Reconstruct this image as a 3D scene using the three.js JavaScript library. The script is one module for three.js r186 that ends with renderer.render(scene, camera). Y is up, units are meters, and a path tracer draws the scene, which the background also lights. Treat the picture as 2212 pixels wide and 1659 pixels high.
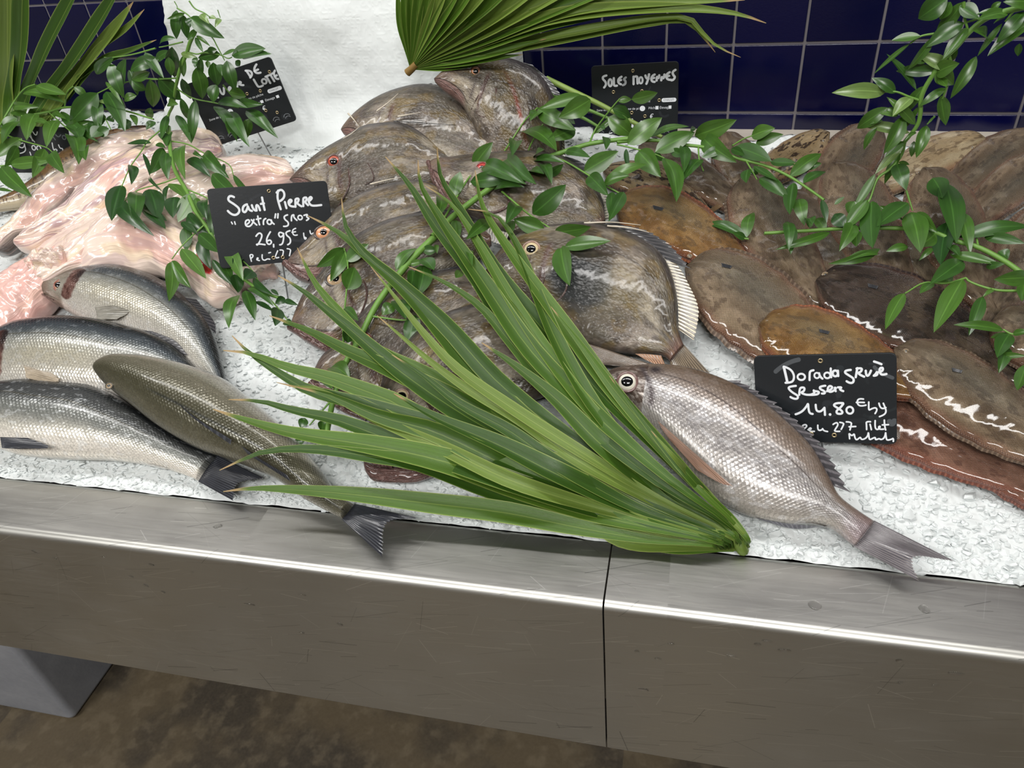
import * as THREE from 'three';
import { mergeGeometries, mergeVertices, toCreasedNormals } from 'three/addons/utils/BufferGeometryUtils.js';
import { RoundedBoxGeometry } from 'three/addons/geometries/RoundedBoxGeometry.js';
import { RectAreaLightUniformsLib } from 'three/addons/lights/RectAreaLightUniformsLib.js';

// ------------------------------------------------------------------ camera, light, exposure
const scene = new THREE.Scene();
const EYE = new THREE.Vector3(0, 1.2, 0), FPX = 1582.6;
const RIGHT = new THREE.Vector3(0.97285341, -0.08999823, -0.21320546), DOWN = new THREE.Vector3(0.05733733, -0.79882247, 0.5988281), FWD = new THREE.Vector3(-0.22420678, -0.59479659, -0.7719769);
const camera = new THREE.PerspectiveCamera(2 * Math.atan(829.5 / FPX) * 180 / Math.PI, 2212 / 1659, 0.02, 40);
camera.position.copy(EYE); camera.up.copy(DOWN).negate(); camera.lookAt(EYE.clone().add(FWD));
scene.add(camera);
const renderer = new THREE.WebGLRenderer({ antialias: true });
renderer.toneMapping = THREE.LinearToneMapping;
renderer.toneMappingExposure = 0.66;
renderer.shadowMap.enabled = true; renderer.shadowMap.type = THREE.PCFSoftShadowMap;
scene.background = new THREE.Color(0x000000);
RectAreaLightUniformsLib.init();
const LAMPS = [ // x, y, z, width, depth, intensity : ceiling panels of the shop
  [0.25, 2.62, -0.72, 1.6, 0.12, 46], [-1.55, 2.62, -0.72, 1.6, 0.12, 46],
  [0.4, 2.86, 1.5, 1.2, 0.6, 43], [-1.8, 2.86, 1.5, 1.2, 0.6, 43],
];

// ------------------------------------------------------------------ helpers
let seed = 7;
const rnd = () => { seed = (seed * 1664525 + 1013904223) >>> 0; return seed / 4294967296; };
const rr = (a, b) => a + (b - a) * rnd();
const V = (x, y, z) => new THREE.Vector3(x, y, z);
const clamp = (x, a = 0, b = 1) => Math.min(b, Math.max(a, x)), lerp = (a, b, t) => a + (b - a) * t, sstep = (a, b, x) => { const t = clamp((x - a) / (b - a)); return t * t * (3 - 2 * t); };
const hash = (x, y) => { let h = (Math.imul(x, 374761393) + Math.imul(y, 668265263)) | 0; h = Math.imul(h ^ (h >>> 13), 1274126177); return ((h ^ (h >>> 16)) >>> 0) / 4294967296; };
const noise = (x, y) => { const xi = Math.floor(x), yi = Math.floor(y), fx = x - xi, fy = y - yi, u = fx * fx * (3 - 2 * fx), v = fy * fy * (3 - 2 * fy); return lerp(lerp(hash(xi, yi), hash(xi + 1, yi), u), lerp(hash(xi, yi + 1), hash(xi + 1, yi + 1), u), v); };
const fbm = (x, y, o = 4) => { let s = 0, a = 0.5, n = 0; for (let i = 0; i < o; i++) { s += a * noise(x, y); n += a; a *= 0.5; x = x * 2.03 + 17.1; y = y * 2.03 + 9.7; } return s / n; };
const mix3 = (a, b, t) => [lerp(a[0], b[0], t), lerp(a[1], b[1], t), lerp(a[2], b[2], t)];
function tex(w, h, fn, color = true, rep) {                          // fn(u, v) -> [r, g, b] or a grey, 0 to 255
  const d = new Uint8Array(w * h * 4);
  for (let y = 0; y < h; y++) for (let x = 0; x < w; x++) {
    const c = fn((x + 0.5) / w, (y + 0.5) / h), o = (y * w + x) * 4;
    if (typeof c === 'number') d[o] = d[o + 1] = d[o + 2] = clamp(c, 0, 255); else for (let k = 0; k < 3; k++) d[o + k] = clamp(c[k], 0, 255);
    d[o + 3] = 255;
  }
  const t = new THREE.DataTexture(d, w, h); t.magFilter = t.minFilter = THREE.LinearFilter; t.wrapS = t.wrapT = THREE.RepeatWrapping;
  if (color) t.colorSpace = THREE.SRGBColorSpace;
  if (rep) t.repeat.set(...rep);
  t.needsUpdate = true; return t;
}
const hex = (r, g, b) => new THREE.Color().setRGB(r / 255, g / 255, b / 255, THREE.SRGBColorSpace);
const phys = (o) => new THREE.MeshPhysicalMaterial(o);
const taken = {};
const numbered = (n) => { const k = taken[n] = (taken[n] ?? -1) + 1; return k ? n + '_' + String(k).padStart(3, '0') : n; };
function tag(o, label, category, group, kind) { const u = o.userData; if (label) u.label = label; if (category) u.category = category; if (group) u.group = group; if (kind) u.kind = kind; return o; }
function mesh(name, geo, mat, parent) { const m = new THREE.Mesh(geo, mat); m.name = parent ? name : numbered(name); m.castShadow = m.receiveShadow = true; (parent || scene).add(m); return m; }
function partName(parent, name) { const c = parent.userData.names ??= {}; const k = c[name] = (c[name] ?? -1) + 1; return k ? name + '_' + String(k).padStart(3, '0') : name; }
const part = (parent, name, geo, mat) => mesh(partName(parent, name), geo, mat, parent);
function thing(name, label, category, at, group) { const g = new THREE.Group(); g.name = numbered(name); scene.add(g); if (at) g.position.copy(at); tag(g, label, category, group); return g; }
function structure(name, geo, mat) { const m = mesh(name, geo, mat); m.userData.kind = 'structure'; return m; }

// view rays of the measured photo points, and the real planes of the stall that they meet
const CX = 1106, CY = 829.5;
const ray = (x, y) => V(0, 0, 0).addScaledVector(RIGHT, (x - CX) / FPX).addScaledVector(DOWN, (y - CY) / FPX).add(FWD);   // 1 m along the axis
class Plane { constructor(p, n) { this.p = p.clone(); this.n = n.clone().normalize(); }
  hit(x, y, off = 0) { const d = ray(x, y), t = (this.n.dot(this.p.clone().sub(EYE)) + off) / this.n.dot(d); return EYE.clone().addScaledVector(d, t); }
  depth(x, y, off = 0) { const d = ray(x, y), t = (this.n.dot(this.p.clone().sub(EYE)) + off) / this.n.dot(d); return t; } }
const SLOPE = 0.302, RIM_Z = -0.513, RIM_Y = 0.608, FACE_Z = -0.43;
const iceY = (z) => RIM_Y - 0.004 + SLOPE * (RIM_Z - z);
const ICE_N = V(0, 1, SLOPE).normalize();
const ICE = new Plane(V(0, iceY(-0.513), -0.513), ICE_N);
const WU = V(Math.cos(0.0942), 0, Math.sin(0.0942)), WN = V(-Math.sin(0.0942), 0, Math.cos(0.0942)), WO = V(-0.1513, 0.9225, -1.2439);
const WALL = new Plane(WO, WN);
const ground = (x, y) => { const a = ICE.depth(x, y), b = WALL.depth(x, y, 0.06); return a > 0 ? Math.min(a, b) : b; };   // distance along the axis to ice or wall
const at = (x, y, depth) => EYE.clone().addScaledVector(ray(x, y), depth);
const over = (x, y, f) => at(x, y, ground(x, y) * (1 - f));         // a point held above the ice by the share f of its distance
const toCam = (p) => EYE.clone().sub(p).normalize();
function lying(a, b, liftA, liftB, k) {                             // mid-plane of a thing lying on the ice from photo point a to b, rolled about that axis towards the buyer by k
  const p = ICE.hit(a[0], a[1], liftA), q = ICE.hit(b[0], b[1], liftB), d = q.clone().sub(p).normalize(), n = ICE_N.clone().lerp(toCam(p), k);
  return new Plane(p, n.addScaledVector(d, -n.dot(d)));
}
const midOf = (U, L, i) => [(U.at(i)[0] + L.at(i)[0]) / 2, (U.at(i)[1] + L.at(i)[1]) / 2];
const poly = (pts, n) => { const c = new THREE.CatmullRomCurve3(pts.map((p) => V(p[0], p[1], p[2] ?? 0)), false, 'centripetal'); return c.getSpacedPoints(n - 1); };
const spline = (pts, n) => new THREE.CatmullRomCurve3(pts, false, 'centripetal').getSpacedPoints(n - 1);
const pairs = (...a) => { const r = []; for (let i = 0; i < a.length; i += 2) r.push([a[i], a[i + 1]]); return r; };
function gridGeo(nx, ny, fn, closedX = false) {                       // fn(i, j) -> [Vector3, u, v]; rows j, columns i
  const pos = [], uv = [], idx = [], W = nx + (closedX ? 0 : 1);
  for (let j = 0; j <= ny; j++) for (let i = 0; i < W; i++) { const [p, u, v] = fn(i / nx, j / ny, i, j); pos.push(p.x, p.y, p.z); uv.push(u, v); }
  for (let j = 0; j < ny; j++) for (let i = 0; i < nx; i++) { const a = j * W + i, b = j * W + (i + 1) % W, c = a + W, d = b + W; idx.push(a, b, d, a, d, c); }
  const g = new THREE.BufferGeometry(); g.setAttribute('position', new THREE.Float32BufferAttribute(pos, 3)); g.setAttribute('uv', new THREE.Float32BufferAttribute(uv, 2)); g.setIndex(idx); g.computeVertexNormals(); return g;
}
function tube(pts, r0, r1, seg = 8, n = 0) {                          // tapered stem through world points
  const N = n || Math.max(6, pts.length * 5), c = new THREE.CatmullRomCurve3(pts, false, 'centripetal'), P = c.getSpacedPoints(N), F = c.computeFrenetFrames(N, false);
  return gridGeo(seg, N, (u, v, i, j) => { const a = u * Math.PI * 2, r = lerp(r0, r1, v); return [P[j].clone().addScaledVector(F.normals[j], Math.cos(a) * r).addScaledVector(F.binormals[j], Math.sin(a) * r), u, v]; }, true);
}
// ------------------------------------------------------------------ the shop
const grain = tex(512, 512, (u, v) => 128 + 70 * (fbm(u * 40, v * 40, 4) - 0.5) + 60 * (noise(u * 250, v * 250) - 0.5), false);
const floorMat = phys({ map: tex(1024, 1024, (u, v) => { const a = fbm(u * 9, v * 9, 5), b = fbm(u * 60 + 5, v * 60, 3), c = noise(u * 420, v * 420); return mix3(mix3([68, 61, 51], [92, 81, 63], sstep(0.35, 0.65, a)), [114, 103, 84], 0.5 * sstep(0.45, 0.8, b) + 0.25 * (c - 0.5)); }, true, [1.2, 1.2]), roughness: 0.55, bumpMap: grain, bumpScale: 0.0012 });
const floorGeo = new THREE.BoxGeometry(8, 0.1, 6); { const uv = floorGeo.attributes.uv; for (let i = 0; i < uv.count; i++) uv.setXY(i, uv.getX(i) * 6, uv.getY(i) * 4.5); }
structure('floor', floorGeo, floorMat).position.set(-0.5, -0.05, 1.2);
const paint = phys({ color: hex(205, 203, 197), roughness: 0.8 });
structure('ceiling', new THREE.BoxGeometry(8, 0.1, 6.4), paint).position.set(-0.5, 2.97, 1.2);
structure('wall_left', new THREE.BoxGeometry(0.1, 3, 6.4), phys({ color: hex(160, 155, 148), roughness: 0.8 })).position.set(-4.45, 1.47, 1.2);
structure('wall_right', new THREE.BoxGeometry(0.1, 3, 6.4), phys({ color: hex(160, 155, 148), roughness: 0.8 })).position.set(3.45, 1.47, 1.2);
structure('wall_front', new THREE.BoxGeometry(8, 3, 0.1), phys({ color: hex(170, 165, 158), roughness: 0.8 })).position.set(-0.5, 1.47, 4.2);
// tiled wall behind the stall: recessed grout slab, every tile a piece of its own
const wallBack = structure('wall_back', new THREE.BoxGeometry(9, 3, 0.1), phys({ color: hex(108, 104, 108), roughness: 0.85, bumpMap: grain, bumpScale: 0.0008 }));
wallBack.rotation.y = -0.0942; wallBack.position.copy(WO).addScaledVector(WN, -0.051).setY(1.47); wallBack.updateMatrixWorld();
const tileGeo = new RoundedBoxGeometry(0.0968, 0.0968, 0.012, 2, 0.0016);
const tileMats = [[6, 8, 51], [5, 7, 46], [7, 9, 56]].map((c) => phys({ color: hex(...c), roughness: 0.13, bumpMap: grain, bumpScale: 0.00012 }));
for (let r = -2; r < 6; r++) for (let i = -21; i < 10; i++) {
  const t = part(wallBack, 'tile', tileGeo, tileMats[Math.floor(rnd() * 3)]);
  const p = WO.clone().addScaledVector(WU, (i + 0.5) * 0.1).setY(WO.y + (r + 0.5) * 0.1).addScaledVector(WN, -0.0055 + rr(-0.0004, 0.0004));
  t.position.copy(wallBack.worldToLocal(p)); t.rotation.set(rr(-0.004, 0.004), rr(-0.004, 0.004), 0);
}
// beige coping under the tiles, in stones
const copeMat = phys({ map: tex(256, 64, (u, v) => mix3([196, 188, 176], [176, 168, 156], fbm(u * 14, v * 5, 4))), roughness: 0.4, clearcoat: 0.3 });
const cope = structure('trim_1', new RoundedBoxGeometry(0.44, 0.05, 0.09, 2, 0.003), copeMat);
cope.rotation.y = -0.0942;
const copeAt = (i) => WO.clone().addScaledVector(WU, 0.225 + i * 0.442).setY(0.772).addScaledVector(WN, 0.042);
cope.position.copy(copeAt(0)); cope.updateMatrixWorld();
for (const i of [-3, -2, -1, 1]) { const c = part(cope, 'coping_stone', cope.geometry, copeMat); c.position.copy(cope.worldToLocal(copeAt(i))); }
// ceiling lamps: glowing panel in a frame and a light of the same size under it
for (const [x, y, z, w, d, k] of LAMPS) {
  const l = thing('ceiling_light', 'white rectangular lamp panel hanging above the shop at x ' + x, 'lamp', V(x, y, z)); l.userData.label = z < 0 ? (x > 0 ? 'long white lamp panel above the soles end of the stall' : 'long white lamp panel above the sea bass end of the stall') : ((z < 2 ? 'lamp panel over the aisle before the stall, ' : 'lamp panel at the far end of the aisle, ') + (x > 0 ? 'nearer the right wall' : 'nearer the left wall'));
  part(l, 'housing', new RoundedBoxGeometry(w + 0.04, 0.05, d + 0.04, 2, 0.008), phys({ color: hex(210, 210, 208), roughness: 0.5 })).position.y = 0.03;
  part(l, 'hanger', new THREE.CylinderGeometry(0.006, 0.006, 2.93 - y - 0.05, 8), paint).position.y = (2.93 - y) / 2 + 0.03;
  part(l, 'diffuser', new THREE.BoxGeometry(w, 0.004, d), phys({ color: 0xffffff, emissive: new THREE.Color(1, 0.98, 0.95), emissiveIntensity: 1.6, roughness: 0.6 })).position.y = 0.002;
  const a = new THREE.RectAreaLight(new THREE.Color(1, 0.985, 0.96), k, w, d); a.position.set(x, y - 0.006, z); a.rotation.x = -Math.PI / 2; scene.add(a);
}
// ------------------------------------------------------------------ steel counter
const brushed = tex(1024, 1024, (u, v) => { return 150 + 22 * (fbm(u * 6, v * 140, 4) - 0.5) + 50 * (fbm(u * 6 + 3, v * 6, 4) - 0.5) + 14 * (noise(u * 30, v * 900) - 0.5); }, false);
const scratched = (() => {
  const c = document.createElement('canvas'); c.width = c.height = 1024; const g = c.getContext('2d'); g.fillStyle = '#808080'; g.fillRect(0, 0, 1024, 1024);
  for (let i = 0; i < 420; i++) { const x = rr(-50, 1024), y = rr(0, 1024), a = rnd() < 0.75 ? rr(-0.35, -0.05) : rr(-1.4, 1.4), l = rr(20, 190) * (rnd() < 0.2 ? 1.8 : 1); g.strokeStyle = rnd() < 0.6 ? 'rgba(255,255,255,' + rr(0.1, 0.55) + ')' : 'rgba(0,0,0,' + rr(0.1, 0.5) + ')'; g.lineWidth = rr(0.6, 1.7); g.beginPath(); g.moveTo(x, y); g.quadraticCurveTo(x + Math.cos(a) * l * 0.5, y + Math.sin(a) * l * 0.5 + rr(-4, 4), x + Math.cos(a) * l, y + Math.sin(a) * l); g.stroke(); }
  const t = new THREE.CanvasTexture(c); t.wrapS = t.wrapT = THREE.RepeatWrapping; return t;
})();
const scratchColor = (() => {
  const c = document.createElement('canvas'); c.width = c.height = 1024; const g = c.getContext('2d'); g.fillStyle = '#c4c3be'; g.fillRect(0, 0, 1024, 1024);
  for (let i = 0; i < 500; i++) { g.fillStyle = rnd() < 0.5 ? 'rgba(160,158,150,0.05)' : 'rgba(225,224,218,0.05)'; g.fillRect(rr(-200, 1024), rr(0, 1024), rr(100, 600), rr(0.6, 2.5)); }
  for (let i = 0; i < 330; i++) { const x = rr(-50, 1024), y = rr(0, 1024), a = rnd() < 0.75 ? rr(-0.4, -0.05) : rr(-1.4, 1.4), l = rr(20, 170); g.strokeStyle = rnd() < 0.62 ? 'rgba(250,250,246,' + rr(0.2, 0.8) + ')' : 'rgba(40,40,40,' + rr(0.1, 0.5) + ')'; g.lineWidth = rr(0.5, 1.3); g.beginPath(); g.moveTo(x, y); g.lineTo(x + Math.cos(a) * l, y + Math.sin(a) * l); g.stroke(); }
  const t = new THREE.CanvasTexture(c); t.wrapS = t.wrapT = THREE.RepeatWrapping; t.colorSpace = THREE.SRGBColorSpace; return t;
})();
const steel = phys({ map: scratchColor, metalness: 1, roughness: 0.7, roughnessMap: brushed, bumpMap: scratched, bumpScale: 0.00005 });
const BOT = 0.3395;
const counter = thing('display_counter', 'long stainless steel fish counter with a flat rim and deep front panel', 'counter', V(0, 0, 0));
{
  const prof = [[RIM_Z - 0.004, RIM_Y - 0.1], [RIM_Z, RIM_Y - 0.006], [RIM_Z + 0.003, RIM_Y - 0.001], [RIM_Z + 0.008, RIM_Y]], R = 0.009;
  for (let i = 1; i < 7; i++) prof.push([lerp(RIM_Z + 0.008, FACE_Z - R, i / 7), RIM_Y]);
  for (let i = 0; i <= 8; i++) { const a = Math.PI / 2 * (1 - i / 8); prof.push([FACE_Z - R + R * Math.cos(a), RIM_Y - R + R * Math.sin(a)]); }
  for (let i = 1; i < 8; i++) prof.push([FACE_Z, lerp(RIM_Y - R, BOT + 0.004, i / 8)]);
  for (let i = 0; i <= 4; i++) { const a = -Math.PI / 2 * i / 4; prof.push([FACE_Z - 0.004 + 0.004 * Math.cos(a), BOT + 0.004 + 0.004 * Math.sin(a)]); }
  prof.push([FACE_Z - 0.06, BOT]);
  const len = [0]; for (let i = 1; i < prof.length; i++) len.push(len[i - 1] + Math.hypot(prof[i][0] - prof[i - 1][0], prof[i][1] - prof[i - 1][1]));
  const SEAM = -0.06;
  for (const [x0, x1] of [[-1.9, SEAM - 0.0009], [SEAM + 0.0009, 1.5]]) {
    const skin = gridGeo(60, prof.length - 1, (u, v, i, j) => [V(lerp(x0, x1, u), prof[j][1], prof[j][0]), lerp(x0, x1, u) * 2.2, -len[j] * 2.2 + 0.37]);
    const inner = [[RIM_Z + 0.004, RIM_Y - 0.1], [RIM_Z + 0.006, RIM_Y - 0.006], [FACE_Z - 0.006, RIM_Y - 0.006], [FACE_Z - 0.003, BOT + 0.003], [FACE_Z - 0.06, BOT + 0.003]];
    const back = gridGeo(1, 4, (u, v, i, j) => [V(lerp(x1, x0, u), inner[j][1], inner[j][0]), u, v]);
    const end = (x, s) => { const sh = [...prof, ...[...inner].reverse()].map((p) => new THREE.Vector2(p[0], p[1])), g = new THREE.ShapeGeometry(new THREE.Shape(sh)); g.rotateY(-Math.PI / 2); g.translate(x, 0, 0); return g; };
    const parts = [skin, back, end(x0), end(x1)].map((g) => { const n = g.toNonIndexed(); return n; });
    part(counter, 'rim_panel', mergeGeometries(parts), steel);
  }
  const tank = phys({ color: hex(150, 150, 148), metalness: 1, roughness: 0.45 });
  part(counter, 'tank', mergeGeometries([new THREE.BoxGeometry(3.3, 0.02, 0.6).translate(-0.2, 0.42, -0.81), new THREE.BoxGeometry(3.3, 0.09, 0.012).translate(-0.2, 0.46, -0.52), new THREE.BoxGeometry(0.02, 0.2, 0.56).translate(1.44, 0.5, -0.79), new THREE.BoxGeometry(0.02, 0.2, 0.56).translate(-1.84, 0.5, -0.79)]), tank);
  const legMat = phys({ map: tex(256, 256, (u, v) => mix3([150, 152, 158], [128, 131, 138], fbm(u * 8, v * 8, 4) + 0.3 * (noise(u * 90, v * 90) - 0.5))), roughness: 0.5, metalness: 0.1, bumpMap: grain, bumpScale: 0.0003 });
  for (const x of [-1.265, 0.95]) part(counter, 'leg', new RoundedBoxGeometry(0.476, 0.41, 0.26, 3, 0.012).translate(x, 0.205, -0.617), legMat);
}
// water drops on the steel
const dropMat = phys({ color: 0xffffff, transmission: 1, roughness: 0.02, ior: 1.33, thickness: 0.002 });
const facePlane = new Plane(V(0, 0, FACE_Z), V(0, 0, 1)), topPlane = new Plane(V(0, RIM_Y, 0), V(0, 1, 0));
function drop(x, y, w, h, label) {
  const top = label === 'top', p = (top ? topPlane : facePlane).hit(x, y), d = p.clone().sub(EYE).length() / FPX * 0.5, g = new THREE.SphereGeometry(1, 14, 8);
  const q = g.attributes.position; for (let i = 0; i < q.count; i++) { const a = Math.atan2(q.getY(i), q.getX(i)); const k = 1 + 0.22 * (noise(Math.cos(a) * 1.5 + x, Math.sin(a) * 1.5 + y) - 0.5) * 2; q.setXY(i, q.getX(i) * k, q.getY(i) * k); }
  g.scale(w * d, h * d * (top ? 1.5 : 1.1), 0.0011); g.computeVertexNormals(); if (top) g.rotateX(-Math.PI / 2);
  const m = mesh('water_drop', g, dropMat); m.position.copy(p);
  return tag(m, top ? (x < 600 ? 'clear water drop lying on the steel rim below the tail of the sea bass' : x < 1900 ? 'larger clear water drop lying on the rim right of the seam' : 'clear water drop on the steel rim below the tail of the bream') : x < 1290 ? 'small clear water drop clinging to the steel front panel left of the seam' : 'small clear water drop clinging to the steel front panel right of the seam', 'water drop', top ? undefined : x < 1290 ? 'water drops on the left front panel' : 'water drops on the right front panel');
}
for (const [x, y, w, h] of [[74, 1192, 12, 8], [118, 1206, 10, 5], [223, 1203, 9, 4], [327, 1220, 13, 6], [282, 1245, 12, 5], [315, 1265, 12, 8], [352, 1279, 9, 7], [415, 1236, 8, 4], [540, 1306, 26, 6], [651, 1285, 18, 5], [734, 1349, 14, 10], [651, 1367, 13, 5]]) drop(x, y, w, h);
for (const [x, y, w, h] of [[1450, 1391, 13, 6], [1421, 1423, 14, 6], [1636, 1392, 14, 8], [1695, 1405, 24, 9], [1656, 1385, 18, 6], [1580, 1417, 20, 5], [1390, 1490, 20, 9], [1941, 1427, 12, 9], [2065, 1455, 26, 8], [1376, 1407, 10, 6], [2020, 1480, 12, 6], [1945, 1475, 10, 7]]) drop(x, y, w, h);
for (const [x, y, w, h] of [[1760, 1308, 24, 17], [1996, 1315, 20, 14], [470, 1136, 20, 9]]) drop(x, y, w, h, 'top');
// ------------------------------------------------------------------ ice
const iceBump = tex(512, 512, (u, v) => 255 * (0.55 * fbm(u * 22, v * 22, 4) + 0.45 * Math.abs(2 * noise(u * 60, v * 60) - 1)), false, [3, 3]);
const iceMat = phys({ color: hex(213, 217, 217), roughness: 0.45, bumpMap: iceBump, bumpScale: 0.0025, ior: 1.31 });
const X0 = -1.86, X1 = 1.42;
const wallZ = (x) => WO.z + (x - WO.x) * Math.tan(0.0942);
const PILE = ICE.hit(990, 470);
const bedY = (x, z) => { // heap profile: flaked ice sloping up to the wall, with lumps; a little higher under the pile in the middle
  const t = (RIM_Z - z);
  return iceY(z) + 0.014 * (fbm(x * 9 + 40, z * 9 + 40, 3) - 0.5) * sstep(0, 0.06, t) + 0.006 * (fbm(x * 60, z * 60, 3) - 0.5) + 0.011 * (1 - sstep(wallZ(x) + 0.075, wallZ(x) + 0.11, z)) + 0.016 * Math.exp(-(((x - PILE.x) / 0.17) ** 2 + ((z - PILE.z) / 0.17) ** 2)); };
const bed = mesh('ice_bed', gridGeo(420, 130, (u, v) => {
  const x = lerp(X0, X1, u), zb = wallZ(x) + 0.055 + 0.02 * noise(x * 22, 3) + 0.008 * noise(x * 90, 9);
  if (v > 0.985) return [V(x, 0.6, zb - 0.004), u * 3, v];
  const z = lerp(RIM_Z - 0.001, zb, Math.min(1, v / 0.977));
  return [V(x, v >= 0.977 ? bedY(x, z) - 0.01 : bedY(x, z), z), x, z];
}), iceMat);
tag(bed, 'sloping bed of white crushed ice filling the steel counter', 'ice', null, 'stuff');
// loose flakes: thin irregular chips lying over the bed
{
  const chips = [];
  for (let k = 0; k < 3; k++) {
    const n = 6, pos = [], idx = []; const r = Array.from({ length: n }, () => rr(0.55, 1.05));
    for (let s = 0; s < 2; s++) for (let i = 0; i < n; i++) { const a = i / n * 6.283 + 0.2 * s; pos.push(Math.cos(a) * r[i] * (s ? 0.8 : 1), (s ? 0.14 : -0.1) + rr(-0.06, 0.06) + 0.16 * Math.cos(a * 2 + k), Math.sin(a) * r[i] * (s ? 0.8 : 1) * 0.72); }
    for (let i = 1; i < n - 1; i++) { idx.push(n, n + i + 1, n + i, 0, i, i + 1); }
    for (let i = 0; i < n; i++) { const j = (i + 1) % n; idx.push(i, n + i, j, j, n + i, n + j); }
    const g = new THREE.BufferGeometry(); g.setAttribute('position', new THREE.Float32BufferAttribute(pos, 3)); g.setIndex(idx); const f = g.toNonIndexed(); f.computeVertexNormals(); f.setAttribute('uv', new THREE.Float32BufferAttribute(new Float32Array(f.attributes.position.count * 2), 2)); chips.push(f);
  }
  const flakeMat = phys({ color: hex(217, 222, 222), roughness: 0.4, ior: 1.31 });
  const heap = new THREE.Group(); heap.name = numbered('ice_flakes'); scene.add(heap); tag(heap, 'loose wet flakes of crushed ice scattered all over the ice bed', 'ice flakes', null, 'stuff');
  const q = new THREE.Quaternion(), e = new THREE.Euler(), M = new THREE.Matrix4();
  for (let k = 0; k < 3; k++) {
    const N = 15000, im = new THREE.InstancedMesh(chips[k], flakeMat, N); im.name = partName(heap, 'flakes'); im.userData.kind = 'stuff'; im.castShadow = im.receiveShadow = true;
    for (let i = 0; i < N; i++) {
      const x = rr(-1.6, 0.95), f = Math.pow(rnd(), 1.5), z = lerp(RIM_Z - 0.006, wallZ(x) + 0.075, f), s = rr(0.0025, 0.0075) * (rnd() < 0.08 ? 1.6 : 1);
      e.set(rr(-0.3, 0.3) - 0.29, rr(0, 6.28), rr(-0.3, 0.3), 'XYZ'); q.setFromEuler(e); M.compose(V(x, bedY(x, z) + rr(-0.003, 0.001), z), q, V(s, s, s)); im.setMatrixAt(i, M);
    }
    heap.add(im);
  }
}
// tall packed heap of snow ice against the tiles
{
  const edge = pairs(250, -260, 290, -90, 309, 0, 318, 45, 326, 90, 336, 132, 340, 180, 331, 225, 330, 262, 336, 300, 340, 420), EL = poly(edge.map(([x, y]) => { const p = WALL.hit(x, y, 0.12), r = p.clone().sub(WO); return [r.dot(WU), p.y]; }), 60);
  const leftAt = (y) => { let b = EL[0]; for (const p of EL) if (Math.abs(p.y - y) < Math.abs(b.y - y)) b = p; return b.x; };
  const yTop = 1.3, yBot = 0.70, aR = WALL.hit(1085, 100, 0.1).sub(WO).dot(WU);
  const g = gridGeo(150, 110, (u, v, i, j) => {
    const y = lerp(yTop, yBot, v) - 0.09 * sstep(1.08, 1.3, lerp(yTop, yBot, v)) * Math.pow(Math.abs(u - 0.5) * 2, 2), aL = leftAt(y) + 0.006 * (noise(y * 70, 5) - 0.5) + 0.012 * (noise(y * 22, 8) - 0.5), s = u < 0.05 ? 0 : u > 0.95 ? 1 : (u - 0.05) / 0.9;
    const a = lerp(aL, aR, s), n = fbm(a * 5 + 7, y * 5, 3) - 0.5, fine = fbm(a * 70, y * 70, 3) - 0.5;
    const round = Math.pow(sstep(0, 0.025, s), 0.5) * sstep(0, 0.12, 1 - s), low = Math.pow(clamp((0.93 - y) / 0.16), 2);
    let w = 0.045 + 0.06 * round + 0.025 * n + 0.002 * fine + 0.06 * low * (1 - sstep(0.4, 0.9, s)) + 0.012 * Math.sin(a * 9 + 1) * Math.sin(y * 6);
    if (u < 0.05) w = lerp(0.004, w, Math.pow(u / 0.05, 0.5)); if (u > 0.95) w = lerp(w, 0.004, (u - 0.95) / 0.05);
    w = lerp(0.004, w, Math.sqrt(clamp((yTop - y) / 0.3)));
    return [WO.clone().addScaledVector(WU, a).addScaledVector(WN, w).setY(y - (v < 0.03 ? 0.0 : 0)), a, y];
  });
  const snow = phys({ color: hex(238, 243, 243), roughness: 0.6, bumpMap: iceBump, bumpScale: 0.0006, ior: 1.31 });
  tag(mesh('ice_heap', g, snow), 'tall smooth white heap of packed ice standing against the blue tiles', 'ice', null, 'stuff');
}
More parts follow.
